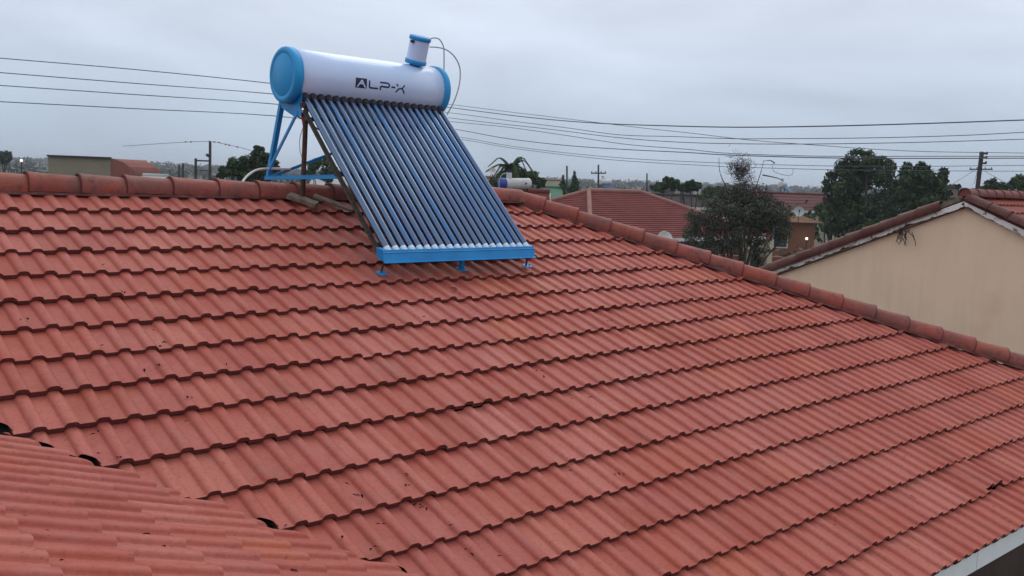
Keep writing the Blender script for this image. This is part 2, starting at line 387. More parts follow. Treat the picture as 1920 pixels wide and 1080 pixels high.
ey_w = Vector((-cos(PHI), 0, sin(PHI))); ex_w = Vector((0, 1, 0))
tiles = []     # (parent, matrix, clip planes)
hipn = (1/math.sqrt(2), 1/math.sqrt(2), 0)
KP = {10: 10.08, 11: 11.2, 12: 12.25, 13: 13.28, 14: 14.29, 15: 15.33, 16: 16.40, 17: 17.46}     # the lower courses are laid a little wider
for k in range(1, 18):
    kk = KP.get(k, k); yk, zk = -kk*G*cos(PHI), -kk*G*sin(PHI)
    for j in range(-12, 40):
        x0 = .15*(2*j)-.2625
        a, b_ = x0, x0+.3065
        top = yk+TL*cos(PHI)
        if a+yk > HIP_C+.0 or b_+top < VAL_C+.0: continue
        if b_+top < VAL_C-.12: continue
        # uneven laying seen in the photograph: some neighbours step a little
        jx = 0; o = Vector((x0, yk, zk))
        if k == 5 and 27 < 2*j < 31: o += ey_m*.02
        if k == 16 and 2*j == 38: o += ey_m*.035+Vector((0, 0, .012))
        planes = []
        if b_+top > HIP_C-.02: planes.append(((HIP_C-.02, 0, 0), hipn))
        if a+yk < VAL_C+.0: planes.append(((VAL_C-yk+{9: .075, 10: .06, 12: .05, 14: .055}.get(k, random.choice((-.10, -.06, .0))), yk, 0), (-hipn[0]+random.uniform(-.08, .08), -hipn[1], 0)))
        if k == 1: planes.append(((0, RIDGE_Y-.01, 0), (0, 1, 0)))
        tiles.append((main_roof, tile_matrix(o, ex_m, ey_m), planes))
for c in range(-9, 18):
    x = -.678 + c*G*cos(PHI); z = (VAL_C-x)*T
    if x-TL*cos(PHI) < WR: continue
    if x > WX+.05: continue
    for j in range(-34, 15):
        y0 = .15*(2*j)-3.53 + (.0)
        # wing courses: ex along +Y, up slope is -X, so the right-hand lap lies towards +Y
        top = x-TL*cos(PHI)
        if y0+top > VAL_C+.06 or y0 < -12: continue
        planes = []
        if y0+.3065+x > VAL_C-.06: planes.append(((x, VAL_C-x+random.uniform(-.035, .03), 0), (hipn[0]+random.uniform(-.08, .08), hipn[1], 0)))
        tiles.append((wing_roof, tile_matrix((x, y0, z+.026), ex_w, ey_w, .9), planes))
cen = np.array([tuple(M @ Vector((.15, .15, 0))) for _, M, _ in tiles])
X_, Y_, D_ = px(cen)
inside = (D_ > .2) & (X_ > -60) & (X_ < 1980) & (Y_ > 280) & (Y_ < 1130)
cos_ = np.array([abs((Vector(CAM)-Vector(c)).normalized().dot(M.col[2].xyz)) for c, (_, M, _) in zip(cen, tiles)])
size = np.where(inside, cos_/np.maximum(D_, .3)**2, 0)
order = np.argsort(-size); solo = set(int(i) for i in order[:296] if size[i] > 0)
rest = {main_roof: MB(), wing_roof: MB()}
for i, (par, M, planes) in enumerate(tiles):
    me = TILE_MESH if not planes else clipped(TILE_MESH, M, planes)
    if me is None: continue
    if i in solo: inst('tile', me, M, par)
    else:
        q = rest[par]
        q.add([M @ v.co for v in me.vertices], [tuple(p.vertices) for p in me.polygons], [p.material_index for p in me.polygons])
        q.sm[-len(me.polygons):] = [p.use_smooth for p in me.polygons]
for par, q in rest.items():
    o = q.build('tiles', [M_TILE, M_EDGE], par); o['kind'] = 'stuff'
# valley lining strip
m = MB(); a = Vector((VAL_C+.45, -.45, -.45*T-.10)); d_ = Vector((1, -1, -T)).normalized(); L = 7
side = Vector((1, 1, 0)).normalized()*.16
p0, p1 = Vector((VAL_C, 0, -.085)), Vector((VAL_C, 0, -.085))+d_*L
m.add([p0+side+Vector((0, 0, .07)), p0, p0-side+Vector((0, 0, .07)), p1+side+Vector((0, 0, .07)), p1, p1-side+Vector((0, 0, .07))], [(0, 1, 4, 3), (1, 2, 5, 4)])
m.build('valley_lining', M_VALLEY, house)

# --- ridge and hip tiles: half barrels, large end overlapping the small one
def barrel_mesh(L, r0, r1, mat_, name='ridge_tile', t=.016, seg=14, plug=False):
    m = MB(); A = [R(-20)+(pi+R(40))*i/seg for i in range(seg+1)]; n = seg+1
    xs = [0, .008, .034, .05, L]; rs = [r0+.001, r0+.004, r0+.003, r0-.001, r1]
    V = []
    for x, r_ in zip(xs, rs): V += [(x, cos(a)*r_*1.02, sin(a)*r_*.94) for a in A]
    m.add(V, [(j*n+i, j*n+i+1, (j+1)*n+i+1, (j+1)*n+i) for j in range(len(xs)-1) for i in range(seg)], ([1]*seg+[0]*seg*(len(xs)-2)), True)
    for x, r_, fl in ((0, r0+.004, 0), (L, r1, 1)):
        V = [(x, cos(a)*r_*1.02, sin(a)*r_*.94) for a in A]+[(x, cos(a)*(r_-t)*1.02, sin(a)*(r_-t)*.94) for a in A]
        m.add(V, [(i, n+i, n+i+1, i+1) if not fl else (i, i+1, n+i+1, n+i) for i in range(seg)], 1)
    if plug:
        V = [(.03, cos(a)*(r0-.01), sin(a)*(r0-.01)*.94) for a in A]; m.add(V, [tuple(range(len(V)-1, -1, -1))], 1)
    return m.mesh(name, mat_)
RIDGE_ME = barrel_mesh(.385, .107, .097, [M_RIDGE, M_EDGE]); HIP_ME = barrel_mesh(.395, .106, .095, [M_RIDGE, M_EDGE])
def axis_matrix(o, d, roll=0, up=(0, 0, 1)):
    x = Vector(d).normalized(); y = Vector(up).cross(x).normalized(); z = x.cross(y)
    M = Matrix(((x.x, y.x, z.x, o[0]), (x.y, y.y, z.y, o[1]), (x.z, y.z, z.z, o[2]), (0, 0, 0, 1)))
    return M @ Matrix.Rotation(roll, 4, 'X')
def sag(x): return -.020*math.exp(-((x-2.6)/1.2)**2)
x = -1.565+.0
xs_ = [.186+.35*i for i in range(-16, 0)]+[.186, .535, .864, 1.218, 1.592, 1.933, 2.28, 2.63, 2.98, 3.33, 3.68, 4.03, 4.38]
def ry(x): return .085-.022*min(max(x, -1), 5)     # the ridge line runs slightly askew
for x in xs_:
    M = axis_matrix((x-.02, ry(x)+random.gauss(0, .004), .020+sag(x)), (1, -.022+random.gauss(0, .006), -.035+random.gauss(0, .006)), random.gauss(0, .03))
    inst('ridge_tile', RIDGE_ME, M, main_roof)
hs = Vector((4.83, .0, .0)); hb_ = Vector((5.06-EAVE_Y, EAVE_Y, EAVE_Z+.03)); hd = (hb_-hs).normalized()      # the hip is laid a little off its true line
step = .3575
nh = int((EAVE_Y*-1+.1)*math.sqrt(2+T*T)/step)
for i in range(-1, nh):
    o = hs + hd*(.285+step*(i+1)) + Vector((0, 0, .002+random.gauss(0, .003)))
    M = axis_matrix(o, -hd+Vector((random.gauss(0, .008), random.gauss(0, .008), -.035)), random.gauss(0, .03))
    inst('ridge_tile', HIP_ME, M, main_roof)
# junction cap where ridge meets hip
m = MB(); m.lathe(hs+Vector((-.02, 0.01, -.03)), (0, 0, 1), [(.0, .145), (.05, .13), (.09, .10), (.12, .055), (.13, .0)], 18); m.build('ridge_cap', M_RIDGE, main_roof)
# mortar bed along ridge and hip: an uneven fillet
def bed(p0, p1, side, n, w=.115, h=.035, drop=T, yf=lambda x: 0):
    m = MB(); p0, p1, side = Vector(p0), Vector(p1), Vector(side); V = []
    for i in range(n+1):
        p = p0.lerp(p1, i/n); p.y += yf(p.x); j = noise.noise(p*9)*.016; k = noise.noise(p*23)*.006
        V += [p+Vector((0, 0, h+.01)), p+side*(w*.72+j)+Vector((0, 0, -w*.72*drop+.022+k)), p+side*(w+j)+Vector((0, 0, -w*drop-.018))]
    m.add(V, [(3*i+q, 3*i+3+q, 3*i+4+q, 3*i+1+q) for i in range(n) for q in (0, 1)], 0, True); return m
bed((-5.6, 0, .02), (4.95, 0, .02), (0, -1, 0), 160, .105, .035, T, ry).build('mortar', M_MORTAR, main_roof)
he = hs+hd*(step*nh+.2)
sd_ = Vector((-1, -1, 0)).normalized()
bed(hs+Vector((0, 0, -.005)), he+Vector((0, 0, -.005)), sd_, 120, .112, .02, T*.707).build('mortar', M_MORTAR, main_roof)
bed(hs+Vector((0, 0, -.005)), he+Vector((0, 0, -.005)), -sd_, 120, .122, .02, T*.707).build('mortar', M_MORTAR, rear_roof)

# ------------------------------------------------------------------ neighbour with the beige gable
NBX, NBY, NBZ = 14.0, -.60, .245             # ridge starts here, runs to +X
nb = empty('gabled_house', (19, NBY, GROUND), 'beige plastered gable house with peeling white barge boards under a dark red tiled roof', 'house')
HALF = 4.9; NEZ = NBZ-HALF*T
wall = MB(); wx = NBX+.13; zt = NBZ-.235
wall.add([(wx, NBY-HALF+.35, GROUND-.2), (wx, NBY+HALF-.35, GROUND-.2), (wx, NBY+HALF-.35, zt-(HALF-.35)*T), (wx, NBY, zt), (wx, NBY-HALF+.35, zt-(HALF-.35)*T),
          (wx+9, NBY-HALF+.35, GROUND-.2), (wx+9, NBY+HALF-.35, GROUND-.2), (wx+9, NBY+HALF-.35, zt-(HALF-.35)*T), (wx+9, NBY, zt), (wx+9, NBY-HALF+.35, zt-(HALF-.35)*T)],
         [(0, 4, 3, 2, 1), (5, 6, 7, 8, 9), (0, 1, 6, 5), (1, 2, 7, 6), (0, 5, 9, 4)])
wall.build('wall', M_BEIGE, nb)
m = MB()
for s_ in (1, -1):
    th = .11
    A = [(NBX+.04, NBY, NBZ-.10), (NBX+9.3, NBY, NBZ-.10), (NBX+9.3, NBY+s_*HALF, NEZ-.10), (NBX+.04, NBY+s_*HALF, NEZ-.10)]
    B = [(p[0], p[1], p[2]-th) for p in A]
    m.add(A+B, [(0, 1, 2, 3), (7, 6, 5, 4), (0, 3, 7, 4), (1, 0, 4, 5), (2, 1, 5, 6), (3, 2, 6, 7)])
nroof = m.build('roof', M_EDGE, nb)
eyN = Vector((0, cos(PHI), sin(PHI)))
for k in range(1, 17):
    yk = NBY-k*G*cos(PHI); zk = NBZ-.035-k*G*sin(PHI)
    for j in range(0, 27 if k < 8 else 4):
        M = tile_matrix((NBX+.06+.3*j, yk, zk), ex_m, eyN)
        if k > 10: continue
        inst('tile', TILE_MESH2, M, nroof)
# rear slope of the neighbour (hidden from here): tiles as one rough mass
q = MB()
for k in range(1, 16):
    for j in range(0, 30):
        M = tile_matrix((NBX+.06+.3*(j+1), NBY+k*G*cos(PHI), NBZ-.035-k*G*sin(PHI)), (-1, 0, 0), (0, -cos(PHI), sin(PHI)))
        n = len(PROF); q.add([M @ Vector((x, .004, z)) for x, z in PROF]+[M @ Vector((x, TL, z)) for x, z in PROF], [(i, i+1, n+i+1, n+i) for i in range(n-1)], 0, True)
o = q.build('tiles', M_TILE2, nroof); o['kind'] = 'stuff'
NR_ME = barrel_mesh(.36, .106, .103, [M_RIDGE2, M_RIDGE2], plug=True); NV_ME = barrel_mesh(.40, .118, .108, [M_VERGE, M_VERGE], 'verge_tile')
for i in range(24):
    inst('ridge_tile', NR_ME, axis_matrix((NBX+.02+.34*i, NBY, NBZ-.01), (1, random.gauss(0, .008), -.03), random.gauss(0, .04)), nroof)
for s_ in (1, -1):
    dv = Vector((0, s_*cos(PHI), -sin(PHI)))
    for i in range(14):
        if s_ == 1 and i == 0: continue
        o = Vector((NBX+.05, NBY, NBZ-.062)) + dv*(.10+.345*(i+1)) + Vector((0, 0, random.gauss(0, .004)))
        inst('verge_tile', NV_ME, axis_matrix(o, -dv+Vector((0, 0, -.03)), random.gauss(0, .05)+(.35), (0, 0, 1)), nroof)
# wooden verge packing seen where the first left verge tile is missing
m = MB(); m.bar((NBX+.03, NBY+.06, NBZ-.10), (NBX+.03, NBY+.50, NBZ-.10-.44*T), .05, .07); m.build('verge_packing', M_WOOD, nroof)
def barge(s_, x0=0, ln=HALF*1.07, seed=0):
    dv = Vector((0, s_*cos(PHI), -sin(PHI))); nv = Vector((0, s_*sin(PHI), cos(PHI)))
    top0 = Vector((NBX+.012, NBY, NBZ-.132)); m = MB(); n = 130; V = []
    for i in range(n+1):
        u = ln*i/n; p = top0+dv*u
        w = .085 + .020*noise.noise(Vector((u*2.1, seed, 0))) - max(0, noise.noise(Vector((u*5.5, seed, 5))))*.075 - max(0, noise.noise(Vector((u*17, seed, 7))))*.03
        V += [p, p-nv*max(w, .022), p+Vector((.02, 0, 0)), p-nv*max(w, .022)+Vector((.02, 0, 0))]
    F_ = []
    for i in range(n):
        a = 4*i; c = a+4; F_ += [(a, a+1, c+1, c), (a+2, c+2, c+3, a+3), (a+1, a+3, c+3, c+1), (a, c, c+2, a+2)]
    m.add(V, F_); m.build('barge_board', M_BARGE, nb)
barge(1, seed=1.3); barge(-1, seed=8.7)
m = MB()
for s_ in (1, -1):                            # rafter tail / backing board, bare dark timber
    dv = Vector((0, s_*cos(PHI), -sin(PHI)))
    p = Vector((NBX+.06, NBY, NBZ-.185)); m.bar(p, p+dv*HALF*1.05, .03, .085, up=(0, 0, 1))
m.build('backing_board', M_WOOD, nb)
# dry creeper hanging from the left verge
m = MB(); random.seed(3)
p0 = hit(1702, 428, (1, 0, 0), (NBX-.01, 0, 0))
for i in range(16):
    p = Vector(p0)+Vector((-.02, random.uniform(-.10, .14), random.uniform(-.06, .03))); pts = [p.copy()]; d = Vector((random.uniform(-.3, .1), random.uniform(-.6, .6), -1))
    for k in range(random.randint(4, 8)):
        d = (d+Vector((random.gauss(0, .25), random.gauss(0, .45), random.gauss(-.25, .3)))).normalized(); p = p+d*.040; p.x = min(p.x, NBX+.0); pts.append(p.copy())
    m.tube(pts, .006, 4)
tag(m.build('dry_creeper', ML_BROWN), 'dry brown creeper hanging from the left barge board of the beige gable', 'plant')

# ------------------------------------------------------------------ the solar water heater
yw = R(.69); ux = Vector((cos(yw), sin(yw), 0)); uy = Vector((-sin(yw), cos(yw), 0)); uz = Vector((0, 0, 1))
BETA = R(43.35); t0 = Vector((2.289, -.1217, .8116)); ud = -uy*cos(BETA)-uz*sin(BETA); un = -uy*sin(BETA)+uz*cos(BETA)   # down-tube, outward normal
c0 = Vector((2.289, .045, 1.0)); RT_ = .226
heater = empty('solar_water_heater', (3.0, -.35, -.2), 'large white and blue solar water heater with twenty dark tubes standing on the foreground ridge', 'solar heater')
def H(s, y, z): return Vector((2.289, 0, 0))+ux*s+uy*y+uz*z
m = MB(); m.lathe(c0, ux, [(-.085, RT_-.004), (-.083, RT_), (.3, RT_), (.9, RT_), (1.462, RT_), (1.464, RT_-.004)], 72)
tank = m.build('tank', M_WHITE, heater)
for s_, sg in ((-.052, -1), (1.432, 1)):
    m = MB(); rr = RT_+.010
    m.lathe(c0+ux*s_, ux*sg, [(0, RT_-.006), (0, rr), (.05, rr+.001), (.066, rr-.004), (.076, rr-.016), (.078, rr-.045), (.071, rr-.052), (.071, rr-.058), (.077, rr-.066), (.079, .0)], 64)
    m.build('end_cap', M_BLUECAP, heater)
m = MB()                                       # seam bands
for s_ in (.02, 1.36): m.lathe(c0+ux*s_, ux, [(0, RT_+.0002), (.001, RT_+.0012), (.004, RT_+.0012), (.005, RT_+.0002)], 72)
m.build('seam', M_WHITE, tank)
# lettering on the tank, traced as (along axis, arc) coordinates
def skin(s, a, off=.0012):
    th = a/.228+R(0); r_ = RT_+off
    return c0+ux*s+(-uy*cos(th)+uz*sin(th))*r_
def stroke(m, pts, w, sub=6, off=.0012):
    pts = [Vector((p[0], p[1], 0)) for p in pts]; V = []; Q = []
    for a, b in zip(pts, pts[1:]):
        for i in range(sub): Q.append(a.lerp(b, i/sub))
    Q.append(pts[-1])
    for i, p in enumerate(Q):
        a, b = Q[max(i-1, 0)], Q[min(i+1, len(Q)-1)]; d = (b-a).normalized(); n = Vector((-d.y, d.x, 0))*w/2
        V += [skin(p.x+n.x, p.y+n.y, off), skin(p.x-n.x, p.y-n.y, off)]
    m.add(V, [(2*i, 2*i+1, 2*i+3, 2*i+2) for i in range(len(Q)-1)])
m = MB()                                        # emblem square
V = [skin(.455+.115*i/6, .021-.085*j/8) for i in range(7) for j in range(9)]
m.add(V, [(i*9+j, i*9+j+1, (i+1)*9+j+1, (i+1)*9+j) for i in range(6) for j in range(8)]); m.build('emblem', M_LETTER, tank)
m = MB(); stroke(m, [(.474, -.055), (.512, -.004), (.518, .003)], .0125, 6, .0024); stroke(m, [(.517, .005), (.536, -.026), (.557, -.057)], .0135, 6, .0024)
stroke(m, [(.487, -.030), (.500, -.024), (.528, -.027)], .011, 6, .0028)
m.build('emblem_mark', M_WHITE, tank)
m = MB(); w = .0145
stroke(m, [(.597, .009), (.5975, -.040), (.600, -.047), (.608, -.0525), (.622, -.054), (.690, -.053)], w)
m.build('lettering', M_LETTER, tank)
m = MB(); stroke(m, [(.706, .003), (.785, .003), (.799, -.001), (.807, -.011), (.805, -.024), (.797, -.031), (.786, -.033), (.716, -.031)], w); stroke(m, [(.714, -.030), (.715, -.064)], w)
m.build('lettering', M_LETTER, tank)
m = MB(); stroke(m, [(.829, -.028), (.869, -.026)], w); m.build('lettering', M_LETTER, tank)
m = MB(); stroke(m, [(.883, .004), (.903, -.013)], w*.9); stroke(m, [(.881, -.071), (.896, -.050), (.910, -.036), (.922, -.032), (.944, -.031), (.957, -.018), (.973, .002)], w*.9)
stroke(m, [(.944, -.032), (.955, -.040), (.976, -.074)], w*.9); m.build('lettering', M_LETTER, tank)
# tubes
NT = 20; SP = 1.427/19; TLN = 1.722
mt = MB(); mt.lathe((0, 0, 0), (0, 0, -1), [(-.06, .0275), (0, .0275), (.5, .0275), (1.2, .0275), (TLN-.012, .0275)], 20)
TUBE_ME = mt.mesh('vacuum_tube', M_TUBE)
mc = MB(); mc.lathe((0, 0, 0), (0, 0, -1), [(TLN-.016, .0276), (TLN-.008, .0284), (TLN+.02, .0284), (TLN+.03, .024)], 16); CAP_ME = mc.mesh('tube_end', M_GLASSCAP)
ms = MB(); ms.lathe((0, 0, 0), (0, 0, -1), [(-.05, .0368), (-.012, .0375), (.016, .0368), (.028, .033), (.03, .024)], 18); SEAL_ME = ms.mesh('rubber_seal', M_RUBBER)
for i in range(NT):
    o = t0+ux*SP*i
    M = Matrix(((ux.x, un.x, -ud.x, o.x), (ux.y, un.y, -ud.y, o.y), (ux.z, un.z, -ud.z, o.z), (0, 0, 0, 1)))
    if M.to_3x3().determinant() < 0:
        M = Matrix(((ux.x, -un.x, -ud.x, o.x), (ux.y, -un.y, -ud.y, o.y), (ux.z, -un.z, -ud.z, o.z), (0, 0, 0, 1)))
    tb = inst('vacuum_tube', TUBE_ME, M, heater)
    for nm, me_ in (('rubber_seal', SEAL_ME), ('tube_end', CAP_ME)):
        c = bpy.data.objects.new(nm, me_); COL.objects.link(c); c.parent = tb
tb0 = t0+ud*TLN
# bottom tray: channel with flanges and closed ends
by = (tb0-Vector((2.289, 0, 0))).dot(uy); bz = tb0.z-.018
m = MB(); s0, s1 = -.072, 1.482
def plate(m, s0, s1, y0, z0, y1, z1, t=.004):
    d = Vector((0, y1-y0, z1-z0)).normalized(); n = Vector((0, -d.z, d.y))*t
    P = [H(s, y, z) for s in (s0, s1) for (y, z) in ((y0, z0), (y1, z1), (y1+n.y, z1+n.z), (y0+n.y, z0+n.z))]
    m.add(P, [(0, 1, 2, 3), (7, 6, 5, 4), (0, 4, 5, 1), (1, 5, 6, 2), (2, 6, 7, 3), (3, 7, 4, 0)])
plate(m, s0, s1, by+.045, bz+.030, by-.042, bz+.016)          # top flange
plate(m, s0, s1, by-.046, bz+.016, by-.062, bz-.070)          # face
plate(m, s0, s1, by-.062, bz-.070, by-.082, bz-.078)          # lower lip
plate(m, s0, s1, by-.050, bz+.000, by-.056, bz-.004, .006)
m.build('bottom_tray', M_BLUE, heater)
for s_ in (s0+.002, s1-.006):
    m = MB()
    P = [H(s, y, z) for s in (s_, s_+.004) for (y, z) in ((by+.045, bz+.028), (by-.044, bz+.012), (by-.060, bz-.070), (by+.03, bz-.05))]
    m.add(P, [(0, 1, 2, 3), (7, 6, 5, 4), (0, 4, 5, 1), (1, 5, 6, 2), (2, 6, 7, 3), (3, 7, 4, 0)])
    m.build('tray_end', M_BLUE, heater)
# feet with square plates on the roof tiles
for s_, dx in ((-.035, .01), (.72, .035), (1.43, .05)):
    a = H(s_, by-.02, bz-.055); fy = a.y+.06; b2 = Vector((a.x+dx, fy, fy*T+.002))
    mm = M_OLD if s_ != .72 else M_BLUE
    m = MB(); m.bar(a, b2+Vector((0, 0, .01)), .018 if s_ != .72 else .042, .008 if s_ != .72 else .03, up=(1, 0, 0)); leg = m.build('leg', mm, heater)
    m = MB(); rot = Matrix.Rotation(PHI, 4, 'X') @ Matrix.Rotation(R(8), 4, 'Z')
    m.box(b2+Vector((.0, -.008, .006)), (.075, .065, .006), rot)
    m.cyl(b2+Vector((.015, -.02, .008)), b2+Vector((.015, -.025, .022)), .008, .008, 6)
    m.build('foot_plate', M_BLUE, leg)
# front legs under the tubes, cross members
for s_ in (-.048, 1.478):
    a = H(s_+.012, -.175, .70); e = H(s_+.012, by+.03, bz-.03)
    m = MB(); m.angle(a, e, .028, .004, up=un); m.build('front_leg', M_OLD, heater)
for f_, in ((.12,), (.5,), (.86,)):
    a = t0+ud*(TLN*f_)-un*.055-ux*.06; m = MB(); m.bar(a, a+ux*1.55, .03, .02, up=un); m.build('cross_member', M_OLD, heater)
# saddle brackets below the tank
for s_ in (-.045, 1.41):
    m = MB(); P = []
    for i in range(13):
        th = R(200+i*(118/12)); P.append((c0.y+ (RT_+.002)*(-cos(th)) if False else None))
    arc = [(c0-Vector((2.289, 0, 0))).dot(uy)*1+(RT_+.003)*cos(R(a_)) for a_ in range(215, 331, 10)]
    arcz = [c0.z+(RT_+.003)*sin(R(a_)) for a_ in range(215, 331, 10)]
    arc = arc; low = [(.20, .72), (-.01, .655), (-.145, .66), (-.185, .74)]
    # bracket polygon: arc of tank from rear to front, then the straight lower edge
    poly = [(-(y-.045)+.045, z) for y, z in zip(arc, arcz)]
    poly = sorted(poly, key=lambda p: p[0]) + [(.205, .735), (.0, .660), (-.135, .655)]
    n = len(poly); V = [H(s_, y, z) for y, z in poly]+[H(s_+.005, y, z) for y, z in poly]
    m.add(V, [tuple(range(n)), tuple(range(2*n-1, n-1, -1))]+[(i, n+i, n+(i+1) % n, (i+1) % n) for i in range(n)])
    m.add([H(s_, .205, .735), H(s_, 0, .66), H(s_, -.135, .655), H(s_+.05*(1 if s_ < 0 else -1), .205, .735), H(s_+.05*(1 if s_ < 0 else -1), 0, .66), H(s_+.05*(1 if s_ < 0 else -1), -.135, .655)],
          [(0, 1, 4, 3), (1, 2, 5, 4)])
    m.build('tank_bracket', M_BLUE, heater)
for s_ in (-.035, 1.44):
    near = s_ < 0
    foot = H(s_, .478, .105); rail = H(s_, -.72, .158)
    m = MB(); m.angle(H(s_, .225, .80), foot, .04, .005, up=(0, 1, 0)); m.build('rear_leg', M_BLUE, heater)
    m = MB(); m.bar(foot+Vector((0, .02, .02)), rail, .03, .026, up=(0, 0, 1)); m.bar(foot+Vector((-.012, .02, .038)), rail+Vector((-.012, 0, .018)), .008, .006); m.build('side_rail', M_BLUE, heater)
    m = MB(); m.bar(H(s_-.01, -.075, .69), H(s_-.01, .44, .19), .028, .012, up=(1, 0, 0)); m.build('brace', M_BLUE, heater)
    m = MB(); m.box(foot+Vector((0, 0, -.035)), (.07, .07, .005)); m.cyl(foot, foot+Vector((0, 0, -.035)), .01); m.cyl(foot+Vector((0, 0, -.037)), Vector((foot.x, foot.y, 2*RIDGE_Y*T-foot.y*T-.14)), .012); m.build('rear_foot', M_OLD, heater)
m = MB(); m.bar(H(.0, .47, .14), H(1.42, .25, .72), .026, .008, up=(0, 1, 0)); m.build('brace', M_BLUE, heater)
m = MB(); m.bar(H(1.42, .475, .14), H(.0, .24, .74), .012, .006, up=(0, 1, 0)); m.build('brace', M_OLD, heater)
# small make-up tank, leaning forward a little
fb = c0+ux*1.205-uy*.055+uz*(RT_-.01); fa = (uz*cos(R(17))-uy*sin(R(17))).normalized()
def lat(name, prof, mt_, par): m = MB(); m.lathe(fb, fa, prof, 36); return m.build(name, mt_, par)
feed = lat('feeder_tank', [(.045, .093), (.235, .093)], M_WHITE, heater)
lat('neck', [(-.03, .052), (.012, .052), (.02, .06)], M_BLUE, feed)
lat('feeder_base', [(.012, .0), (.012, .09), (.016, .1), (.05, .101), (.053, .094)], M_BLUE, feed)
lat('feeder_lid', [(.231, .094), (.233, .101), (.258, .102), (.268, .094), (.271, .05), (.272, .0)], M_BLUE, feed)
m = MB(); q = fb+fa*.205-ux*.088-uy*.03; m.cyl(q, q-ux*.03-uy*.012, .014, .014, 12); m.build('valve', M_RUBBER, feed)
def hosepx(pts, y): return [hit(p[0], p[1], (0, 1, 0), (0, y, 0)) for p in pts]
def smooth(P, n=6):
    P = [Vector(p) for p in P]; Q = []
    for i in range(len(P)-1):
        a, b_, c, d = P[max(i-1, 0)], P[i], P[i+1], P[min(i+2, len(P)-1)]
        for k in range(n):
            t = k/n; Q.append(.5*((2*b_)+(c-a)*t+(2*a-5*b_+4*c-d)*t*t+(3*b_-a-3*c+d)*t**3))
    Q.append(P[-1]); return Q
m = MB(); m.tube(smooth(hosepx([(806, 73), (814, 71), (824, 74), (831, 86), (832.5, 100), (832.5, 133)], .06)), .0065, 8); m.build('vent_hose', M_GREYPIPE, heater)
m = MB(); m.tube(smooth(hosepx([(806, 88), (822, 89), (838, 94), (852, 106), (861, 123), (863, 143), (859, 168), (850, 193), (838, 215)], .02)), .0065, 8); m.build('feed_hose', M_GREYPIPE, heater)
# drain valve, hose below the left end
m = MB(); v0 = H(.0, -.10, .66); m.cyl(v0+Vector((0, 0, .03)), v0-Vector((0, 0, .03)), .028, .02, 12); m.cyl(v0-Vector((0, 0, .03)), v0-Vector((0, 0, .085)), .018, .008, 12); m.build('valve', M_RED, heater)
m = MB(); m.tube(smooth([v0-Vector((0, 0, .08)), v0+Vector((-.02, .03, -.2)), v0+Vector((-.01, .02, -.33)), v0+Vector((.05, .0, -.42))]), .004, 6); m.build('drain_hose', M_GREYPIPE, heater)
# rusty post on a plank carrying the left front of the frame
m = MB(); pb = Vector((2.27, -.13, -.035)); m.cyl(pb, Vector((2.285, -.15, .76)), .021, .021, 14); m.box(Vector((2.285, -.15, .745)), (.09, .05, .04)); m.box(pb+Vector((0, 0, .002)), (.07, .07, .008))
tag(m.build('support_post', M_RUST), 'rusty steel post propping the left end of the large solar heater at the ridge', 'post')
def plank(pa, pb_, w, h, label, tw=0):
    m = MB(); m.bar(pa, pb_, w, h, up=Vector((0, -sin(PHI)+tw, cos(PHI)))); return tag(m.build('plank', M_WOOD), label, 'plank')
def onroof(x, y, off=.012): return hit(x, y, (0, -sin(PHI), cos(PHI)), (0, -off*sin(PHI), off*cos(PHI)))
plank(onroof(541, 366, .03), onroof(594, 384, .03), .10, .035, 'short mossy plank lying under the rusty post beside the ridge', .1)
plank(onroof(588, 367, .04), onroof(662, 394, .02), .07, .02, 'longer grey board sliding from the post down towards the dark heater tubes')
# white pipe arching over the ridge
m = MB(); P = [hit(x, y, (0, 1, 0), (0, yy, 0)) for x, y, yy in ((455, 341, .10), (466, 328, .2), (481, 319, .3), (500, 316.5, .4), (522, 316.5, .42), (545, 316.5, .4))]
P = [hit(450, 352, (0, 1, 0), (0, .02, 0))]+P
m.tube(smooth(P, 5), .0105, 8)
tag(m.build('water_pipe', M_PIPE), 'white plastic pipe arching over the ridge to the left foot of the large heater', 'pipe')

# ------------------------------------------------------------------ leaf litter on the tiles
m = MB(); random.seed(11)
spots = [(855, 541), (858, 553), (849, 540), (795, 594), (296, 652), (305, 684), (275, 697), (293, 620), (307, 643), (184, 648), (184, 809), (346, 792), (360, 746), (425, 684), (44, 601), (55, 598), (640, 1009), (643, 906), (672, 930), (763, 910), (715, 984), (787, 947), (788, 954), (845, 985), (883, 1043), (870, 1036), (932, 1046), (692, 1029), (765, 892), (1072, 749), (1108, 746), (1156, 889), (1162, 890), (1010, 697), (1023, 706), (1085, 558), (1188, 696), (1346, 656), (1406, 712), (1575, 777), (1697, 857), (1711, 932), (1856, 951), (1573, 988), (1064, 884), (541, 986), (532, 1049), (600, 1028), (554, 1071), (180, 812), (190, 850), (230, 860), (236, 864), (343, 475), (196, 497), (232, 548), (90, 998), (110, 1054), (477, 1054), (275, 1006), (314, 1031), (53, 974), (1142, 602)]
for (x, y) in spots:
    wing = y > 800+.36*x-2 and x < 720
    p = hit(x, y, (sin(PHI), 0, cos(PHI)), (VAL_C, 0, -.01)) if wing else onroof(x, y, -.008)
    for k in range(random.choice((1, 1, 2, 3))):
        L_, w_ = random.uniform(.008, .020), random.uniform(.004, .008); a = random.uniform(0, pi)
        q = p+Vector((random.gauss(0, .012), random.gauss(0, .012), random.uniform(.0, .008)))
        d = Vector((cos(a), sin(a)*.9, sin(a)*.4)); s2 = Vector((-sin(a), cos(a), .3))
        m.add([q-d*L_, q-s2*w_+Vector((0, 0, .006)), q+d*L_, q+s2*w_+Vector((0, 0, .002))], [(0, 1, 2, 3)])
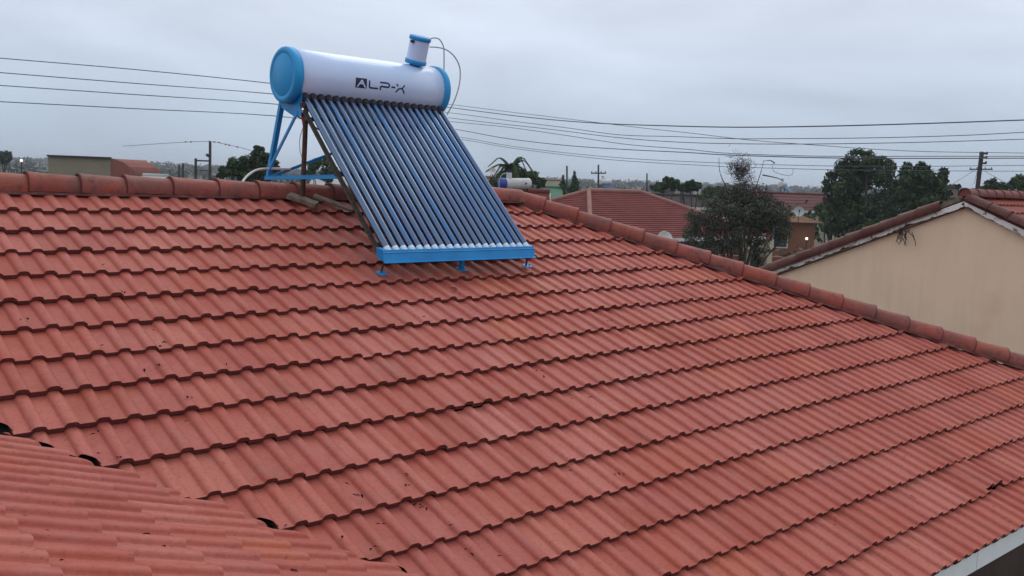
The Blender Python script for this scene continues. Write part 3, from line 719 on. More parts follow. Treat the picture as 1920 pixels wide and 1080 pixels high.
tag(m.build('leaf_litter', M_LITTER), 'scattered dead leaf scraps lying on the red tiles', kind='stuff')

# ------------------------------------------------------------------ overhead cables
def cable(pts, dep, r, label, mt_=M_WIRE, extend=True):
    P = [at(x, y, dep(x) if callable(dep) else dep) for x, y in pts]
    if extend: P = [P[0]+(P[0]-P[1]).normalized()*4]+P+[P[-1]+(P[-1]-P[-2]).normalized()*4] if pts[0][0] <= 0 else P+[P[-1]+(P[-1]-P[-2]).normalized()*4]
    Q = smooth(P, 4); m = MB(); nq = len(Q)-1; m.tube(Q, [.0048+(r*1.3-.0048)*min(1, max(0, (i/nq-.25)*1.9)) for i in range(nq+1)], 5); return tag(m.build('overhead_cable', mt_), label, 'cable', 'overhead cables')
dp = lambda x: 20+6*x/1920
w1 = [(0, 109), (260, 131), (505, 156)]; w2 = [(0, 136), (250, 156), (505, 175.5)]; w3 = [(0, 160), (250, 177), (510, 194.5)]; w4 = [(0, 190.5), (250, 203.5), (512, 217)]
sh = lambda w, d: [(x, y+d) for x, y in w]
cable(sh(w1, -.4)+[(700, 180), (854, 197), (952, 209.5), (1065, 223), (1205, 240), (1290, 249), (1400, 262), (1500, 270), (1700, 283), (1920, 287)], dp, .0065, 'thin grey cable, highest of the left cables and fading low across the right', M_WIRE2)
cable(sh(w1, .4)+[(700, 182), (854, 203), (1000, 221), (1121, 231), (1239, 235.5), (1380, 238.5), (1550, 236.5), (1750, 231), (1920, 225)], dp, .0135, 'thick dark cable, topmost above the right hand houses')
cable(sh(w2, -.3)+[(700, 196), (848, 212), (952, 226), (1065, 240), (1163, 253), (1262, 256), (1374, 260), (1464, 260), (1633, 258.5), (1802, 254), (1920, 248)], dp, .008, 'dark cable just below the thick topmost one on the right', M_WIRE)
cable(sh(w2, .5)+[(700, 201), (843, 221), (924, 230.6), (1037, 243), (1149, 257), (1262, 266), (1374, 269.4), (1521, 270), (1717, 267), (1920, 261)], dp, .008, 'dark cable, third from the top on the right')
cable(sh(w3, -.3)+[(700, 212), (845, 228), (952, 238.5), (1065, 254.5), (1177, 271), (1290, 280), (1374, 288), (1549, 293), (1717, 293), (1920, 293)], dp, .0075, 'upper strand of the tight cable pair above the big dark trees', M_WIRE)
cable(sh(w3, .6)+[(700, 220), (851, 242), (952, 260), (1065, 273), (1177, 280.5), (1290, 286), (1374, 291), (1549, 296), (1717, 297), (1920, 296.5)], dp, .0105, 'lower thicker strand of the tight cable pair above the big dark trees')
cable(sh(w4, -.3)+[(700, 238), (862, 257), (952, 273), (1065, 287), (1177, 297), (1290, 303), (1408, 307.5), (1549, 311), (1717, 312), (1920, 310)], dp, .006, 'slim cable crossing in front of the big dark trees, second from the bottom', M_WIRE)
cable(sh(w4, .5)+[(700, 243), (862, 261), (952, 276.5), (1065, 291), (1177, 302), (1346, 311.6), (1408, 314), (1549, 318), (1717, 320), (1920, 321)], dp, .006, 'slim cable crossing in front of the big dark trees, lowest of all', M_WIRE)
m = MB(); m.tube(smooth([at(x, y, 25) for x, y in ((1448, 308), (1450, 320), (1462, 326), (1478, 329), (1486, 326), (1487, 317))], 4), .006, 5)
tag(m.build('service_drop', M_WIRE), 'short looped service cable dangling right of the shaggy dead tree top', 'cable')

# ------------------------------------------------------------------ utility poles
def pole(x, ytop, ybot, dep, r, label, arms=(), lean=0, bits=True):
    a = at(x, ytop, dep); b2 = at(x-lean, ybot, dep); d = (a-b2).normalized(); g = b2-d*((b2.z-GROUND)/max(d.z, .1))
    root = empty('utility_pole', g, label, 'utility pole', 'utility poles')
    m = MB(); m.cyl(g, a, r*1.15, r, 10); m.build('pole', M_POLE, root)
    for (yy, w_, th) in arms:
        c = at(x-lean*(yy-ytop)/max(ybot-ytop, 1), yy, dep); rx = Vector(RX)
        m = MB(); m.bar(c-rx*w_-Vector(fw)*r*1.2, c+rx*w_-Vector(fw)*r*1.2, th, th); arm = m.build('crossarm', M_POLE, root)
        for s_ in (-.9, -.35, .35, .9):
            m = MB(); q = c+rx*w_*s_-Vector(fw)*r*1.2; m.cyl(q, q+Vector((0, 0, th*1.6)), th*.3, th*.45, 8); m.build('insulator', M_WIRE, arm)
    return root
p_ = pole(1841, 285, 360, 27, .06, 'dark utility pole with crossarm, stacked insulators and stays, behind the beige gable ridge', ((318, .33, .035),), lean=9)
m = MB()
for i, yy in enumerate((288, 296, 306)):
    c = at(1841-(yy-285)*.12+3, yy, 27); m.cyl(c, c+Vector(RX)*.11, .022, .03, 8); m.cyl(c+Vector(RX)*.11+Vector((0, 0, -.03)), c+Vector(RX)*.11+Vector((0, 0, .05)), .02, .03, 8)
o_ = m.build('insulator_stack', M_POLE, p_)
for (x0, y0, x1, y1) in ((1826, 320, 1783, 347), (1848, 322, 1890, 345), (1832, 322, 1826, 345)):
    m = MB(); m.cyl(at(x0, y0, 27), at(x1, y1, 27), .006, .006, 5); m.build('stay_wire', M_WIRE2, p_)
pole(1063, 311, 362, 58, .055, 'plain pole left of the pointed evergreen, no crossarm')
pole(1122, 309, 362, 75, .07, 'thin pole with one short crossarm behind the hipped red roof', ((325, .6, .10),))
pole(1213, 325, 362, 70, .055, 'short bare pole beyond the right end of the hipped red roof')
pole(1546, 330, 372, 75, .06, 'short bare pole against the left edge of the biggest tree')
pole(336, 309, 342, 60, .06, 'small bare post, left of a close pair, near the H-frame pole')
pole(343, 306, 342, 60, .07, 'small bare post, right of a close pair, near the H-frame pole')
root = empty('utility_pole', at(380, 345, 62), 'H-frame pole of two posts joined by crossbars, on the left skyline', 'utility pole', 'utility poles')
g1 = at(367, 345, 62); g2 = at(393, 345, 62)
m = MB(); m.cyl((g1.x, g1.y, GROUND), at(367, 297, 62), .10, .09, 8); m.build('pole', M_POLE, root)
m = MB(); m.cyl((g2.x, g2.y, GROUND), at(394, 266, 62), .12, .09, 8); m.build('pole', M_POLE, root)
for yy in (301, 319): m = MB(); m.bar(at(365, yy, 62), at(395, yy+1, 62), .12, .10 if yy == 301 else .06); m.build('crossarm', M_POLE, root)
m = MB(); m.cyl(at(387, 290, 62), at(393, 293, 62), .10, .10, 8); m.cyl(at(393, 264, 62), at(393.5, 272, 62), .05, .05, 6); m.build('insulator', M_POLE, root)
m = MB(); m.tube(smooth([at(x, y, 62) for x, y in ((230, 274), (345, 266.5), (394, 265.5), (423, 270.5), (460, 279), (505, 292))], 4), .016, 4); o_ = m.build('overhead_cable', M_WIRE2)
tag(o_, 'faint far cable over the H-frame pole with small dark beads along it', 'cable')
for x, y in ((348, 266), (358, 266), (402, 266), (411, 267), (423, 270.5), (430, 272), (445, 275.5)):
    m = MB(); m.lathe(at(x, y, 62)-Vector((0, 0, .06)), (0, 0, 1), [(0, .0), (.02, .05), (.06, .07), (.10, .035), (.11, 0)], 8); m.build('marker', M_WIRE, o_)

# ------------------------------------------------------------------ far houses
def roof_far_material(name, c1, c2, scale=9):
    m = mat(name, (1, 1, 1), .85, IOR=1.25); b = NB(m); g = b.n('ShaderNodeNewGeometry').outputs['Position']
    n = b.noise(1.2, 5, .6, g); b.col(b.ramp(n, [(.3, c1), (.7, c2)])); 
    b.bump(b.noise(8, 3, .5, g), .3, .03); return m
MR_A = roof_far_material('far_red_roof', (.13, .028, .024), (.185, .044, .038)); MR_B = roof_far_material('far_dull_red_roof', (.085, .028, .027), (.115, .038, .036))
MR_C = roof_far_material('far_dark_roof', (.045, .035, .035), (.07, .055, .05)); MR_W = roof_far_material('far_pale_roof', (.34, .36, .35), (.42, .44, .42)); MR_G = roof_far_material('far_green_roof', (.06, .15, .10), (.09, .20, .13))
M_CREAM = noisy('cream_wall', [(.3, (.42, .37, .27)), (.7, (.50, .44, .33))], 1, .9, 0); M_ORANGE = noisy('orange_wall', [(.3, (.17, .066, .034)), (.7, (.23, .09, .046))], 1.2, .9, 0)
M_KHAKI = noisy('khaki_wall', [(.3, (.20, .175, .12)), (.5, (.24, .205, .145)), (.7, (.27, .22, .15))], .8, .9, 0); M_REDW = noisy('red_wall', [(.3, (.20, .06, .045)), (.7, (.27, .085, .06))], 1, .9, 0)
M_WTRIM = noisy('white_trim', [(.3, (.48, .48, .46)), (.7, (.66, .66, .64))], 3, .8, 0); M_WINDOW = mat('window_pane', (.03, .04, .05), .15)
def house_far(name, c, rz, L, Wd, ridge_z, eave_z, hip, wallm, roofm, label, trim=True, steps=9, win=(), capm=None):
    """ridge along local x; c = centre (x, y)"""
    root = empty(name, (c[0], c[1], GROUND), label, 'house', rz=rz)
    Mw = Matrix.Translation(Vector((c[0], c[1], 0))) @ Matrix.Rotation(rz, 4, 'Z'); tf = lambda P: [Mw @ Vector(p) for p in P]
    hl, hw = L/2, Wd/2; rl = hl-hw*hip
    m = MB()
    # stepped tile courses on every slope
    for s_ in (1, -1):
        for i in range(steps):
            a, b2 = i/steps, (i+1)/steps
            za, zb = ridge_z+(eave_z-ridge_z)*a, ridge_z+(eave_z-ridge_z)*b2
            xa, xb = rl+(hl-rl)*a, rl+(hl-rl)*b2; st = .03 if steps > 3 else 0
            m.add(tf([(-xa, s_*hw*a, za), (xa, s_*hw*a, za), (xb, s_*hw*b2, zb+st), (-xb, s_*hw*b2, zb+st), (-xb, s_*hw*b2, zb), (xb, s_*hw*b2, zb)]), [(0, 1, 2, 3), (3, 2, 5, 4)])
            if hip: m.add(tf([(s_*xa, -hw*a, za), (s_*xa, hw*a, za), (s_*xb, hw*b2, zb+st), (s_*xb, -hw*b2, zb+st), (s_*xb, -hw*b2, zb), (s_*xb, hw*b2, zb)]), [(0, 1, 2, 3), (3, 2, 5, 4)])
    rf = m.build('roof', roofm, root)
    m = MB(); t = .35; x0, x1, y0, y1 = -hl+t, hl-t, -hw+t, hw-t; zt = eave_z-.02
    V = tf([(x0, y0, GROUND-.3), (x1, y0, GROUND-.3), (x1, y1, GROUND-.3), (x0, y1, GROUND-.3), (x0, y0, zt), (x1, y0, zt), (x1, y1, zt), (x0, y1, zt)])
    m.add(V, [(0, 1, 5, 4), (1, 2, 6, 5), (2, 3, 7, 6), (3, 0, 4, 7)])
    if not hip:
        for s_ in (x0, x1): m.add(tf([(s_, y0, zt), (s_, y1, zt), (s_, 0, ridge_z-.1)]), [(0, 1, 2)])
    m.build('wall', wallm, root)
    if trim:
        m = MB()
        for s_ in (1, -1):
            a, b2 = tf([(-hl, s_*hw, eave_z-.08), (hl, s_*hw, eave_z-.08)]); m.bar(a, b2, .03, .17)
            a, b2 = tf([(s_*hl, -hw, eave_z-.08), (s_*hl, hw, eave_z-.08)])
            if hip: m.bar(a, b2, .03, .17)
            else:
                for q in (1, -1):
                    a, b2 = tf([(s_*hl, 0, ridge_z-.06), (s_*hl, q*hw, eave_z-.06)]); m.bar(a, b2, .03, .15)
        m.build('fascia_board', M_WTRIM, root)
    m = MB(); a, b2 = tf([(-rl, 0, ridge_z+.03), (rl, 0, ridge_z+.03)]); m.cyl(a, b2, .11, .11, 8)
    if hip:
        for s_ in (1, -1):
            for q in (1, -1):
                a, b2 = tf([(s_*rl, 0, ridge_z+.02), (s_*hl, q*hw, eave_z+.02)]); m.cyl(a, b2, .11, .11, 8)
    m.build('ridge_capping', capm or roofm, rf)
    for (wx_, wy_, ww, wh, zc) in win:
        fr = MB(); P = tf([(wx_, wy_, zc)])[0]; ax = (Mw.to_3x3() @ Vector((1, 0, 0))); fr.bar(P-ax*ww/2, P+ax*ww/2, .08, wh); w_ = fr.build('window', M_WTRIM, root)
        fr = MB(); fr.bar(P-ax*(ww/2-.08)-(Mw.to_3x3() @ Vector((0, .02, 0))), P+ax*(ww/2-.08)-(Mw.to_3x3() @ Vector((0, .02, 0))), .09, wh-.16); fr.build('pane', M_WINDOW, w_)
    return root
# hipped red roof: near-left ridge end at pixel (1104,358), ridge end at (1204,359)
hipm = roof_far_material('far_pink_capping', (.27, .13, .11), (.33, .17, .145))
A = at(1104, 358, 43.5); HW = 4.35; al = R(42); lx = Vector((RX[0], RX[1], 0)).normalized(); ly = Vector((fw[0], fw[1], 0)).normalized()
rd = lx*cos(al)+ly*sin(al); B = A+rd*3.7; mid = (A+B)/2
house_far('hip_roof_house', (mid.x, mid.y), math.atan2(rd.y, rd.x), 3.7+2*HW, 2*HW, A.z, A.z-1.9, 1, M_BRICK, MR_A, 'house with hipped red tiled roof and a pale pink front hip, behind the foreground hip', steps=24, capm=hipm)
# small cream gable with dark roof
P = at(1290, 372, 66); house_far('small_gable_house', (P.x+1.5, P.y+3.5), YAW+R(-72), 7, 3.2, at(1290, 368, 66).z, at(1290, 368, 66).z-.8, 0, M_CREAM, MR_C, 'small cream gable with dark roof above the hipped red roof, left of the shaggy tree', steps=3)
# dull red far roof
A = at(1440, 366, 78); B = at(1560, 363, 80); mid = (A+B)/2
house_far('dull_red_house', (mid.x, mid.y), math.atan2(B.y-A.y, B.x-A.x), (B-A).length+4, 9, (A.z+B.z)/2, (A.z+B.z)/2-1.25, 0, M_CREAM, MR_B, 'far house with dull red roof carrying a small heater, left of the biggest tree', steps=5)
# orange walls left of the gable
P = at(1525, 450, 52); MR_O = roof_far_material('ochre_roof', (.12, .055, .025), (.18, .08, .035)); o_ = house_far('orange_house', (P.x+1.2, P.y+3.2), YAW*-1+R(8), 3.0, 6, at(1520, 407, 52).z, at(1520, 418, 52).z, 0, M_ORANGE, MR_O, 'orange walled outbuilding below the grey satellite dish, left of the biggest tree', steps=2, trim=False, win=((-.9, -2.72, .9, 1.2, at(1500, 447, 52).z),))
# house behind the shaggy tree: brown wall with cream arch
P = at(1395, 470, 37)
root = empty('porch_house', (P.x, P.y, GROUND), 'low brown house with cream arched porch half hidden behind the shaggy tree', 'house')
ax = Vector((RX[0], RX[1], 0)).normalized(); bk = Vector((fw[0], fw[1], 0)).normalized()
m = MB(); c = Vector((P.x, P.y, 0)); m.bar(c-ax*3+bk*.3+Vector((0, 0, -3.6)), c+ax*1.6+bk*.3+Vector((0, 0, -3.6)), .3, 2.4, up=(0, 0, 1)); m.build('wall', M_REDW, root)
m = MB(); Rr = .42
cc = at(1418, 478, 36.6); V = []
outer = [(-.62, -1.6), (-.62, .55), (.62, .55), (.62, -1.6)]
pts = [(-.62, -1.6), (-.62, .55), (.62, .55), (.62, -1.6), (.42, -1.6)]+[(.42*cos(t_), .42*sin(t_)-.1) for t_ in [pi*k/10 for k in range(11)]]+[(-.42, -1.6)]
n = len(pts); V = [cc+ax*x+Vector((0, 0, z)) for x, z in pts]+[cc+ax*x+Vector((0, 0, z))+bk*.25 for x, z in pts]
bm = bmesh.new(); vs = [bm.verts.new(v) for v in V[:n]]; f_ = bm.faces.new(vs); bmesh.ops.triangulate(bm, faces=[f_]); bm.verts.index_update()
tri = [tuple(v.index for v in f.verts) for f in bm.faces]; bm.free()
m.add(V, tri+[tuple(i+n for i in reversed(t_)) for t_ in tri]+[(i, (i+1) % n, n+(i+1) % n, n+i) for i in range(n)]); m.build('arch', M_CREAM, root)
# khaki block with red side on the left skyline
dL = 60
root = empty('flat_roofed_block', at(150, 330, dL), 'khaki walled block with flat parapet and a lower brick red side, on the left skyline', 'house'); 
a0, a1, a2 = at(90, 292.5, dL), at(207, 297, dL), at(250, 318, dL+1.5)
def slab(P, dz, back, name, mt_):
    P = [Vector(p) for p in P]; n = len(P); V = P+[Vector((p.x, p.y, dz)) for p in P]; k = Vector(back); V += [v+k for v in V]
    m = MB(); N = 2*n; Fs = []
    for i in range(n-1): Fs += [(i, i+1, n+i+1, n+i), (N+i, N+n+i, N+n+i+1, N+i+1), (i, N+i, N+i+1, i+1)]
    Fs += [(0, n, N+n, N), (n-1, N+n-1, N+2*n-1, 2*n-1)]; m.add(V, Fs); return m.build(name, mt_, root)
bkk = Vector((fw[0], fw[1], 0)).normalized()*6
slab([a0, a1], GROUND, bkk, 'wall', M_KHAKI)
slab([a1+Vector((.0, 0, -.0)), at(214, 298, dL), at(230, 304, dL+.5), at(243, 313, dL+1), a2, at(252, 323, dL+1.6)], GROUND, bkk*.8, 'brick_wall', M_REDW)
m = MB(); m.bar(a0+Vector((0, 0, .03)), a1+Vector((0, 0, .03)), .4, .10); m.build('parapet', MR_C, root)
# low roofs seen just above the ridge
def low_roof(x0, x1, yt, dep, mt_, label, name='shed', drop=1.2):
    a, b2 = at(x0, yt, dep), at(x1, yt, dep); mid = (a+b2)/2
    return house_far(name, (mid.x, mid.y), math.atan2(b2.y-a.y, b2.x-a.x), (b2-a).length, 4, mid.z, mid.z-drop, 0, M_KHAKI, mt_, label, trim=False, steps=2)
low_roof(238, 300, 321, 70, MR_G, 'long green roofed shed beside the khaki block', drop=.4)
low_roof(268, 316, 330, 55, MR_W, 'pale roofed shed in front of the green roofed one', drop=.4)
low_roof(1016, 1054, 352, 60, MR_G, 'green roofed shed between palm tree and pointed evergreen', drop=.6)
low_roof(1020, 1052, 338, 95, roof_far_material('far_buff_roof', (.2, .17, .13), (.26, .22, .17)), 'buff roofed house behind the green roofed shed', drop=1.4)
low_roof(590, 660, 327, 70, MR_W, 'pale roof seen through the heater frame', drop=.8)
low_roof(900, 938, 333, 90, roof_far_material('far_rust_roof', (.16, .09, .07), (.2, .12, .09)), 'rust brown roof to the left of the palm tree', drop=1.4)
low_roof(1735, 1790, 352, 60, MR_C, 'dark roof edge between the big trees and the beige gable', drop=.6)
A = at(948, 356, 40); B = at(1000, 358, 40); mid = (A+B)/2
house_far('heater_house', (mid.x, mid.y), math.atan2(B.y-A.y, B.x-A.x), 2.6, 5, mid.z-.05, mid.z-1.4, 0, M_CREAM, MR_A, 'red roofed house under the second heater, mostly hidden by the foreground ridge', steps=4)
A = at(1115, 357, 88); B = at(1160, 358, 88); mid = (A+B)/2
house_far('heater_house', (mid.x, mid.y), math.atan2(B.y-A.y, B.x-A.x), 4, 5, mid.z-.02, mid.z-1.4, 0, M_CREAM, MR_C, 'dark roofed house beyond the hipped red roof, with a tiny heater on it', steps=3)

# small far heaters
M_NAVY = mat('navy_cap', (.02, .05, .28), .4)
def far_heater(x, y, dep, along, length, r, label, flip=1, capm=None):
    c = at(x, y, dep); ax = Vector(RX)*cos(along)+Vector((fw[0], fw[1], 0))*sin(along); ax.normalize()
    root = empty('solar_water_heater', c-Vector((0, 0, .6)), label, 'solar heater')
    m = MB(); m.lathe(c-ax*length/2, ax, [(0, 0), (.0, r*.9), (.03, r), (length-.03, r), (length, r*.9), (length, 0)], 24); tk = m.build('tank', M_WTRIM, root)
    m = MB(); m.lathe(c-ax*length/2, -ax, [(-.2, r*1.02), (.03, r*1.02), (.05, r*.9), (.05, 0)], 24); m.build('end_cap', capm or M_NAVY, root)
    m = MB(); q = c-ax*length*.22+Vector((0, 0, r-.02)); m.cyl(q, q+Vector((0, 0, .24)), .11, .11, 14); m.build('feeder_tank', M_WTRIM, root)
    m = MB(); m.cyl(q+Vector((0, 0, .24)), q+Vector((0, 0, .28)), .12, .12, 14); m.cyl(q-Vector((0, 0, .03)), q+Vector((0, 0, .03)), .10, .10, 14); m.build('feeder_lid', M_NAVY, root)
    side_ = ax.cross(Vector((0, 0, 1))).normalized()*flip
    if True:
        for i in range(10):
            a = c+ax*(length*.85*(i/9-.5)); m = MB(); m.cyl(a+side_*r*.6-Vector((0, 0, r*.6)), a+side_*1.25-Vector((0, 0, 1.15)), .035, .035, 6); m.build('vacuum_tube', M_TUBE, root)
    for s_ in (-.45, .45):
        m = MB(); a = c+ax*length*s_; m.bar(a-Vector((0, 0, r*.8)), a-Vector((0, 0, 1.1)), .04, .04); m.bar(a-Vector((0, 0, r*.8)), a+side_*1.2-Vector((0, 0, 1.2)), .04, .04); m.build('frame', M_OLD, root)
    return root, c, ax, r
hr, hc, hax, hrr = far_heater(966, 344, 38, R(28), 1.32, .215, 'second solar heater, white tank with navy end, beyond the ridge in front of the palm', flip=-1)
m = MB(); q = hc+hax*.38-Vector(fw)*0; sd2 = hax.cross(Vector((0, 0, 1))).normalized()
m.lathe(q+sd2*(hrr-.005), sd2, [(0, .045), (.008, .045), (.008, 0)], 10); m.build('emblem', M_LETTER, hr)
m = MB(); m.tube(smooth([hc-hax*.40+Vector((0, 0, .42)), hc-hax*.60+Vector((0, 0, .36)), hc-hax*.72+Vector((0, 0, .1)), hc-hax*.72+Vector((0, 0, -.4))]), .012, 5); m.build('hose', M_PIPE, hr)
far_heater(1134, 341, 86, R(50), 1.6, .25, 'tiny far heater with white tank above blue tubes, past the hipped red roof', flip=1, capm=M_WTRIM)
far_heater(1468, 345, 90, R(60), 1.5, .24, 'tiny far heater on the dull red roof, white tank above slanting blue tubes', flip=1, capm=M_WTRIM)

# satellite dishes
def dish(x, y, dep, r, label, mt_, face, arm=True, down=1.6):
    c = at(x, y, dep); root = empty('satellite_dish', c-Vector((0, 0, down)), label, 'satellite dish'); face = Vector(face).normalized()
    m = MB(); m.lathe(c, face, [(.0, 0), (.01, r*.3), (.04, r*.6), (.10, r*.9), (.13, r), (.12, r*1.01), (.085, r*.9), (-.01, r*.3), (-.02, 0)], 28); m.build('reflector', mt_, root)
    m = MB(); m.cyl(c-face*.02, c-face*.12-Vector((0, 0, .15)), .03, .03, 8); m.cyl(c-face*.12-Vector((0, 0, .12)), c-face*.12-Vector((0, 0, down)), .02, .02, 8); m.build('mast', M_OLD, root)
    if arm:
        l = c+face*r*1.1; m = MB(); m.cyl(c-Vector((0, 0, r*.95))+face*.1, l, .014, .014, 6); m.cyl(l+face*.05, l-face*.08, .04, .05, 8); m.build('receiver', M_RUBBER, root)
tocam = -Vector(fw)
dish(1245, 449, 30, .24, 'white satellite dish rising behind the foreground hip tiles', M_DISH, tocam+Vector((.2, 0, .35)), arm=False)
dish(1498, 398, 50, .27, 'grey satellite dish with receiver arm on the orange outbuilding', M_DISHG, tocam+Vector((-.35, 0, .3)), down=.55)
dish(924, 322, 44, .155, 'pale round dish beside the palm fronds, left of the second heater', M_DISH, tocam+Vector((0, 0, .1)), arm=False)
# lamps burning in daylight
M_LAMP = mat('lamp_glow', (1, 1, 1), .5); M_LAMP.node_tree.nodes['Principled BSDF'].inputs['Emission Color'].default_value = (1, .95, .85, 1); M_LAMP.node_tree.nodes['Principled BSDF'].inputs['Emission Strength'].default_value = 1.1
for x, y, dep, r_, lb in ((40, 301, 60, .09, 'lit globe lamp on a post, far left skyline'), (1512.5, 447.5, 49.5, .075, 'lit lamp on the orange wall, left of the peeling barge board')):
    c = at(x, y, dep); root = empty('lamp', (c.x, c.y, c.z-2.4), lb, 'lamp')
    m = MB(); m.lathe(c-Vector((0, 0, r_)), (0, 0, 1), [(r_-r_*cos(t_), r_*sin(t_)) for t_ in [pi*k/10 for k in range(11)]], 16); m.build('globe', M_LAMP, root)
    m = MB(); m.cyl(c-Vector((0, 0, r_)), Vector((c.x, c.y, GROUND if dep > 55 else c.z-.8)), .04, .04, 8); m.build('post', M_POLE, root)

# ------------------------------------------------------------------ trees
def leaf_cloud(m, centers, n, size, flat=.75, jit=.35):
    C_ = np.array([c[0] for c in centers]); Rd = np.array([c[1] for c in centers]); w_ = (Rd.prod(1))**(2/3); idx = rng.choice(len(C_), n, p=w_/w_.sum())
    u = rng.normal(size=(n, 3)); u /= np.linalg.norm(u, axis=1)[:, None]
    rad_ = (rng.random(n)**.28)[:, None]*(1+rng.normal(size=(n, 1))*.10)
    P = C_[idx]+u*Rd[idx]*rad_
    nn = u*1.3+rng.normal(size=(n, 3))*.5+[0, 0, .3]; nn /= np.linalg.norm(nn, axis=1)[:, None]
    a = np.cross(nn, rng.normal(size=(n, 3))); a /= np.linalg.norm(a, axis=1)[:, None]; b2 = np.cross(nn, a)
    s_ = size*(1+rng.normal(size=(n, 1))*jit).clip(.35, 2)
    q = np.stack([P-a*s_, P-b2*s_*flat*.6, P+a*s_, P+b2*s_*flat*.6], 1).reshape(-1, 3)
    o = len(m.v); m.v += [tuple(v) for v in q.tolist()]; m.f += [(o+4*i, o+4*i+1, o+4*i+2, o+4*i+3) for i in range(n)]; m.mi += [0]*n; m.sm += [False]*n
def tree(name, cpx, dep, blobs, n, size, leafm, label, trunk_r=.16, cat='tree', group=None, limbs=7, base_px=None, barkm=None):
    """blobs: (px, py, radius in px) surveyed in the photograph; depth scatter gives the crown its third dimension"""
    s_ = dep/F; cs = []
    for bx, by_, br in blobs:
        c = at(bx, by_, dep)+Vector((fw[0], fw[1], 0))*random.uniform(-.35, .35)*br*s_*1.2
        R_ = br*s_; cs.append((tuple(c), (R_*.72, R_*.72, R_*.62)))
        for k in range(12):         # sub-clumps break the outline
            u = Vector((random.gauss(0, 1), random.gauss(0, 1), random.gauss(.15, .8))).normalized(); q = random.uniform(.24, .40); cs.append((tuple(c+u*R_*(1.02-q)), (R_*q, R_*q, R_*q*.85)))
    a = at(base_px or cpx, 360, dep); root = empty(name, (a.x, a.y, GROUND), label, cat, group)
    m = MB(); leaf_cloud(m, cs, n, size); m.build('crown', leafm, root)
    m = MB(); low = min(c[0][2] for c in cs); g = Vector((a.x, a.y, GROUND)); f0 = Vector((a.x+random.gauss(0, .1), a.y, min(low, GROUND+1.6)))
    m.tube([g, g.lerp(f0, .5), f0], [trunk_r*1.25, trunk_r, trunk_r*.85], 8)
    for k in random.sample(range(0, len(cs)), min(limbs, len(cs))):
        e = Vector(cs[k][0]); mid = f0.lerp(e, .5)+Vector((random.gauss(0, .15), random.gauss(0, .15), .1)); m.tube([f0-Vector((0, 0, .1)), mid, e], [trunk_r*.6, trunk_r*.35, trunk_r*.12], 5)
    m.build('trunk', barkm or M_BARK, root); return root
random.seed(5)
tree('broadleaf_tree', 1612, 56, [(1612, 320, 46), (1590, 345, 44), (1640, 335, 40), (1655, 303, 20), (1628, 298, 16), (1595, 305, 17), (1570, 360, 30), (1600, 395, 52), (1640, 390, 42), (1575, 415, 34), (1561, 330, 10), (1553, 345, 12), (1620, 425, 40), (1672, 312, 10)], 15000, .115, ML_DARK,
     'tallest dark broadleaf tree with lumpy crown, left one of the two beside the beige gable', .28, base_px=1612)
tree('broadleaf_tree', 1720, 54, [(1720, 345, 42), (1705, 330, 28), (1742, 340, 34), (1765, 345, 18), (1728, 315, 15), (1700, 312, 10), (1768, 325, 12), (1690, 370, 40), (1740, 370, 36), (1680, 400, 36), (1770, 362, 14), (1720, 385, 34)], 12000, .11, ML_DARK,
     'dark broadleaf tree with rounded crown, right one of the two beside the beige gable', .25, base_px=1722)
tree('shrub', 1630, 44, [(1632, 425, 16), (1612, 432, 13), (1650, 415, 12), (1600, 440, 12)], 1500, .07, ML_MID, 'bright green bush in front of the big dark trees, above the peeling barge board', .05, cat='bush')
tree('broadleaf_tree', 1860, 62, [(1862, 352, 20), (1880, 350, 16), (1845, 354, 12)], 1800, .12, ML_DARK, 'low dark tree just right of the pole, behind the beige gable ridge', .15)
tree('broadleaf_tree', 1912, 62, [(1905, 345, 16), (1920, 338, 16), (1932, 345, 20)], 1800, .12, ML_MID, 'paler tree cut by the right edge of the picture behind the beige gable', .15)
tree('broadleaf_tree', 1770, 66, [(1775, 356, 14), (1792, 352, 9), (1760, 362, 14)], 1200, .12, ML_DARK, 'small dark tree filling the gap between the big trees and the gable apex', .12)
tree('broadleaf_tree', 1565, 60, [(1552, 400, 22), (1540, 392, 14), (1560, 425, 20)], 1500, .10, ML_LIME, 'yellow green bushy tree behind the grey satellite dish', .12)
# shaggy tree in the middle
tree('shaggy_tree', 1390, 28, [(1340, 395, 44), (1320, 430, 42), (1370, 380, 40), (1400, 400, 46), (1440, 400, 42), (1455, 430, 36), (1385, 440, 40), (1350, 460, 30), (1425, 460, 28), (1350, 362, 18), (1468, 400, 28), (1300, 450, 28), (1300, 410, 22), (1470, 440, 24), (1400, 370, 26), (1395, 420, 50), (1350, 405, 40), (1440, 415, 40)], 25000, .034, ML_OLIVE,
     'loose shaggy olive tree with a dry brown tuft on top, in the middle distance', .07, base_px=1392, limbs=22)
sh_ = [o for o in COL.objects if o.name.startswith('shaggy_tree')][0]
m = MB(); random.seed(9)
leaf_cloud(m, [(tuple(at(x, y, 28)), (r_*28/F, r_*28/F, r_*28/F*1.2)) for x, y, r_ in ((1388, 322, 14), (1376, 312, 12), (1398, 315, 12), (1392, 345, 20), (1405, 360, 26), (1430, 365, 18), (1385, 375, 24), (1440, 385, 22), (1400, 395, 30))], 7500, .030, .35)
for k in range(330):
    c = at(1388+random.gauss(0, 11), 322+random.gauss(0, 15), 28); d = Vector((random.gauss(0, 1), random.gauss(0, 1), random.uniform(-.2, 1.4))).normalized()
    m.tube([c, c+d*.19], [.008, .003], 3)
m.build('dry_tuft', ML_BROWN, sh_)
m = MB()
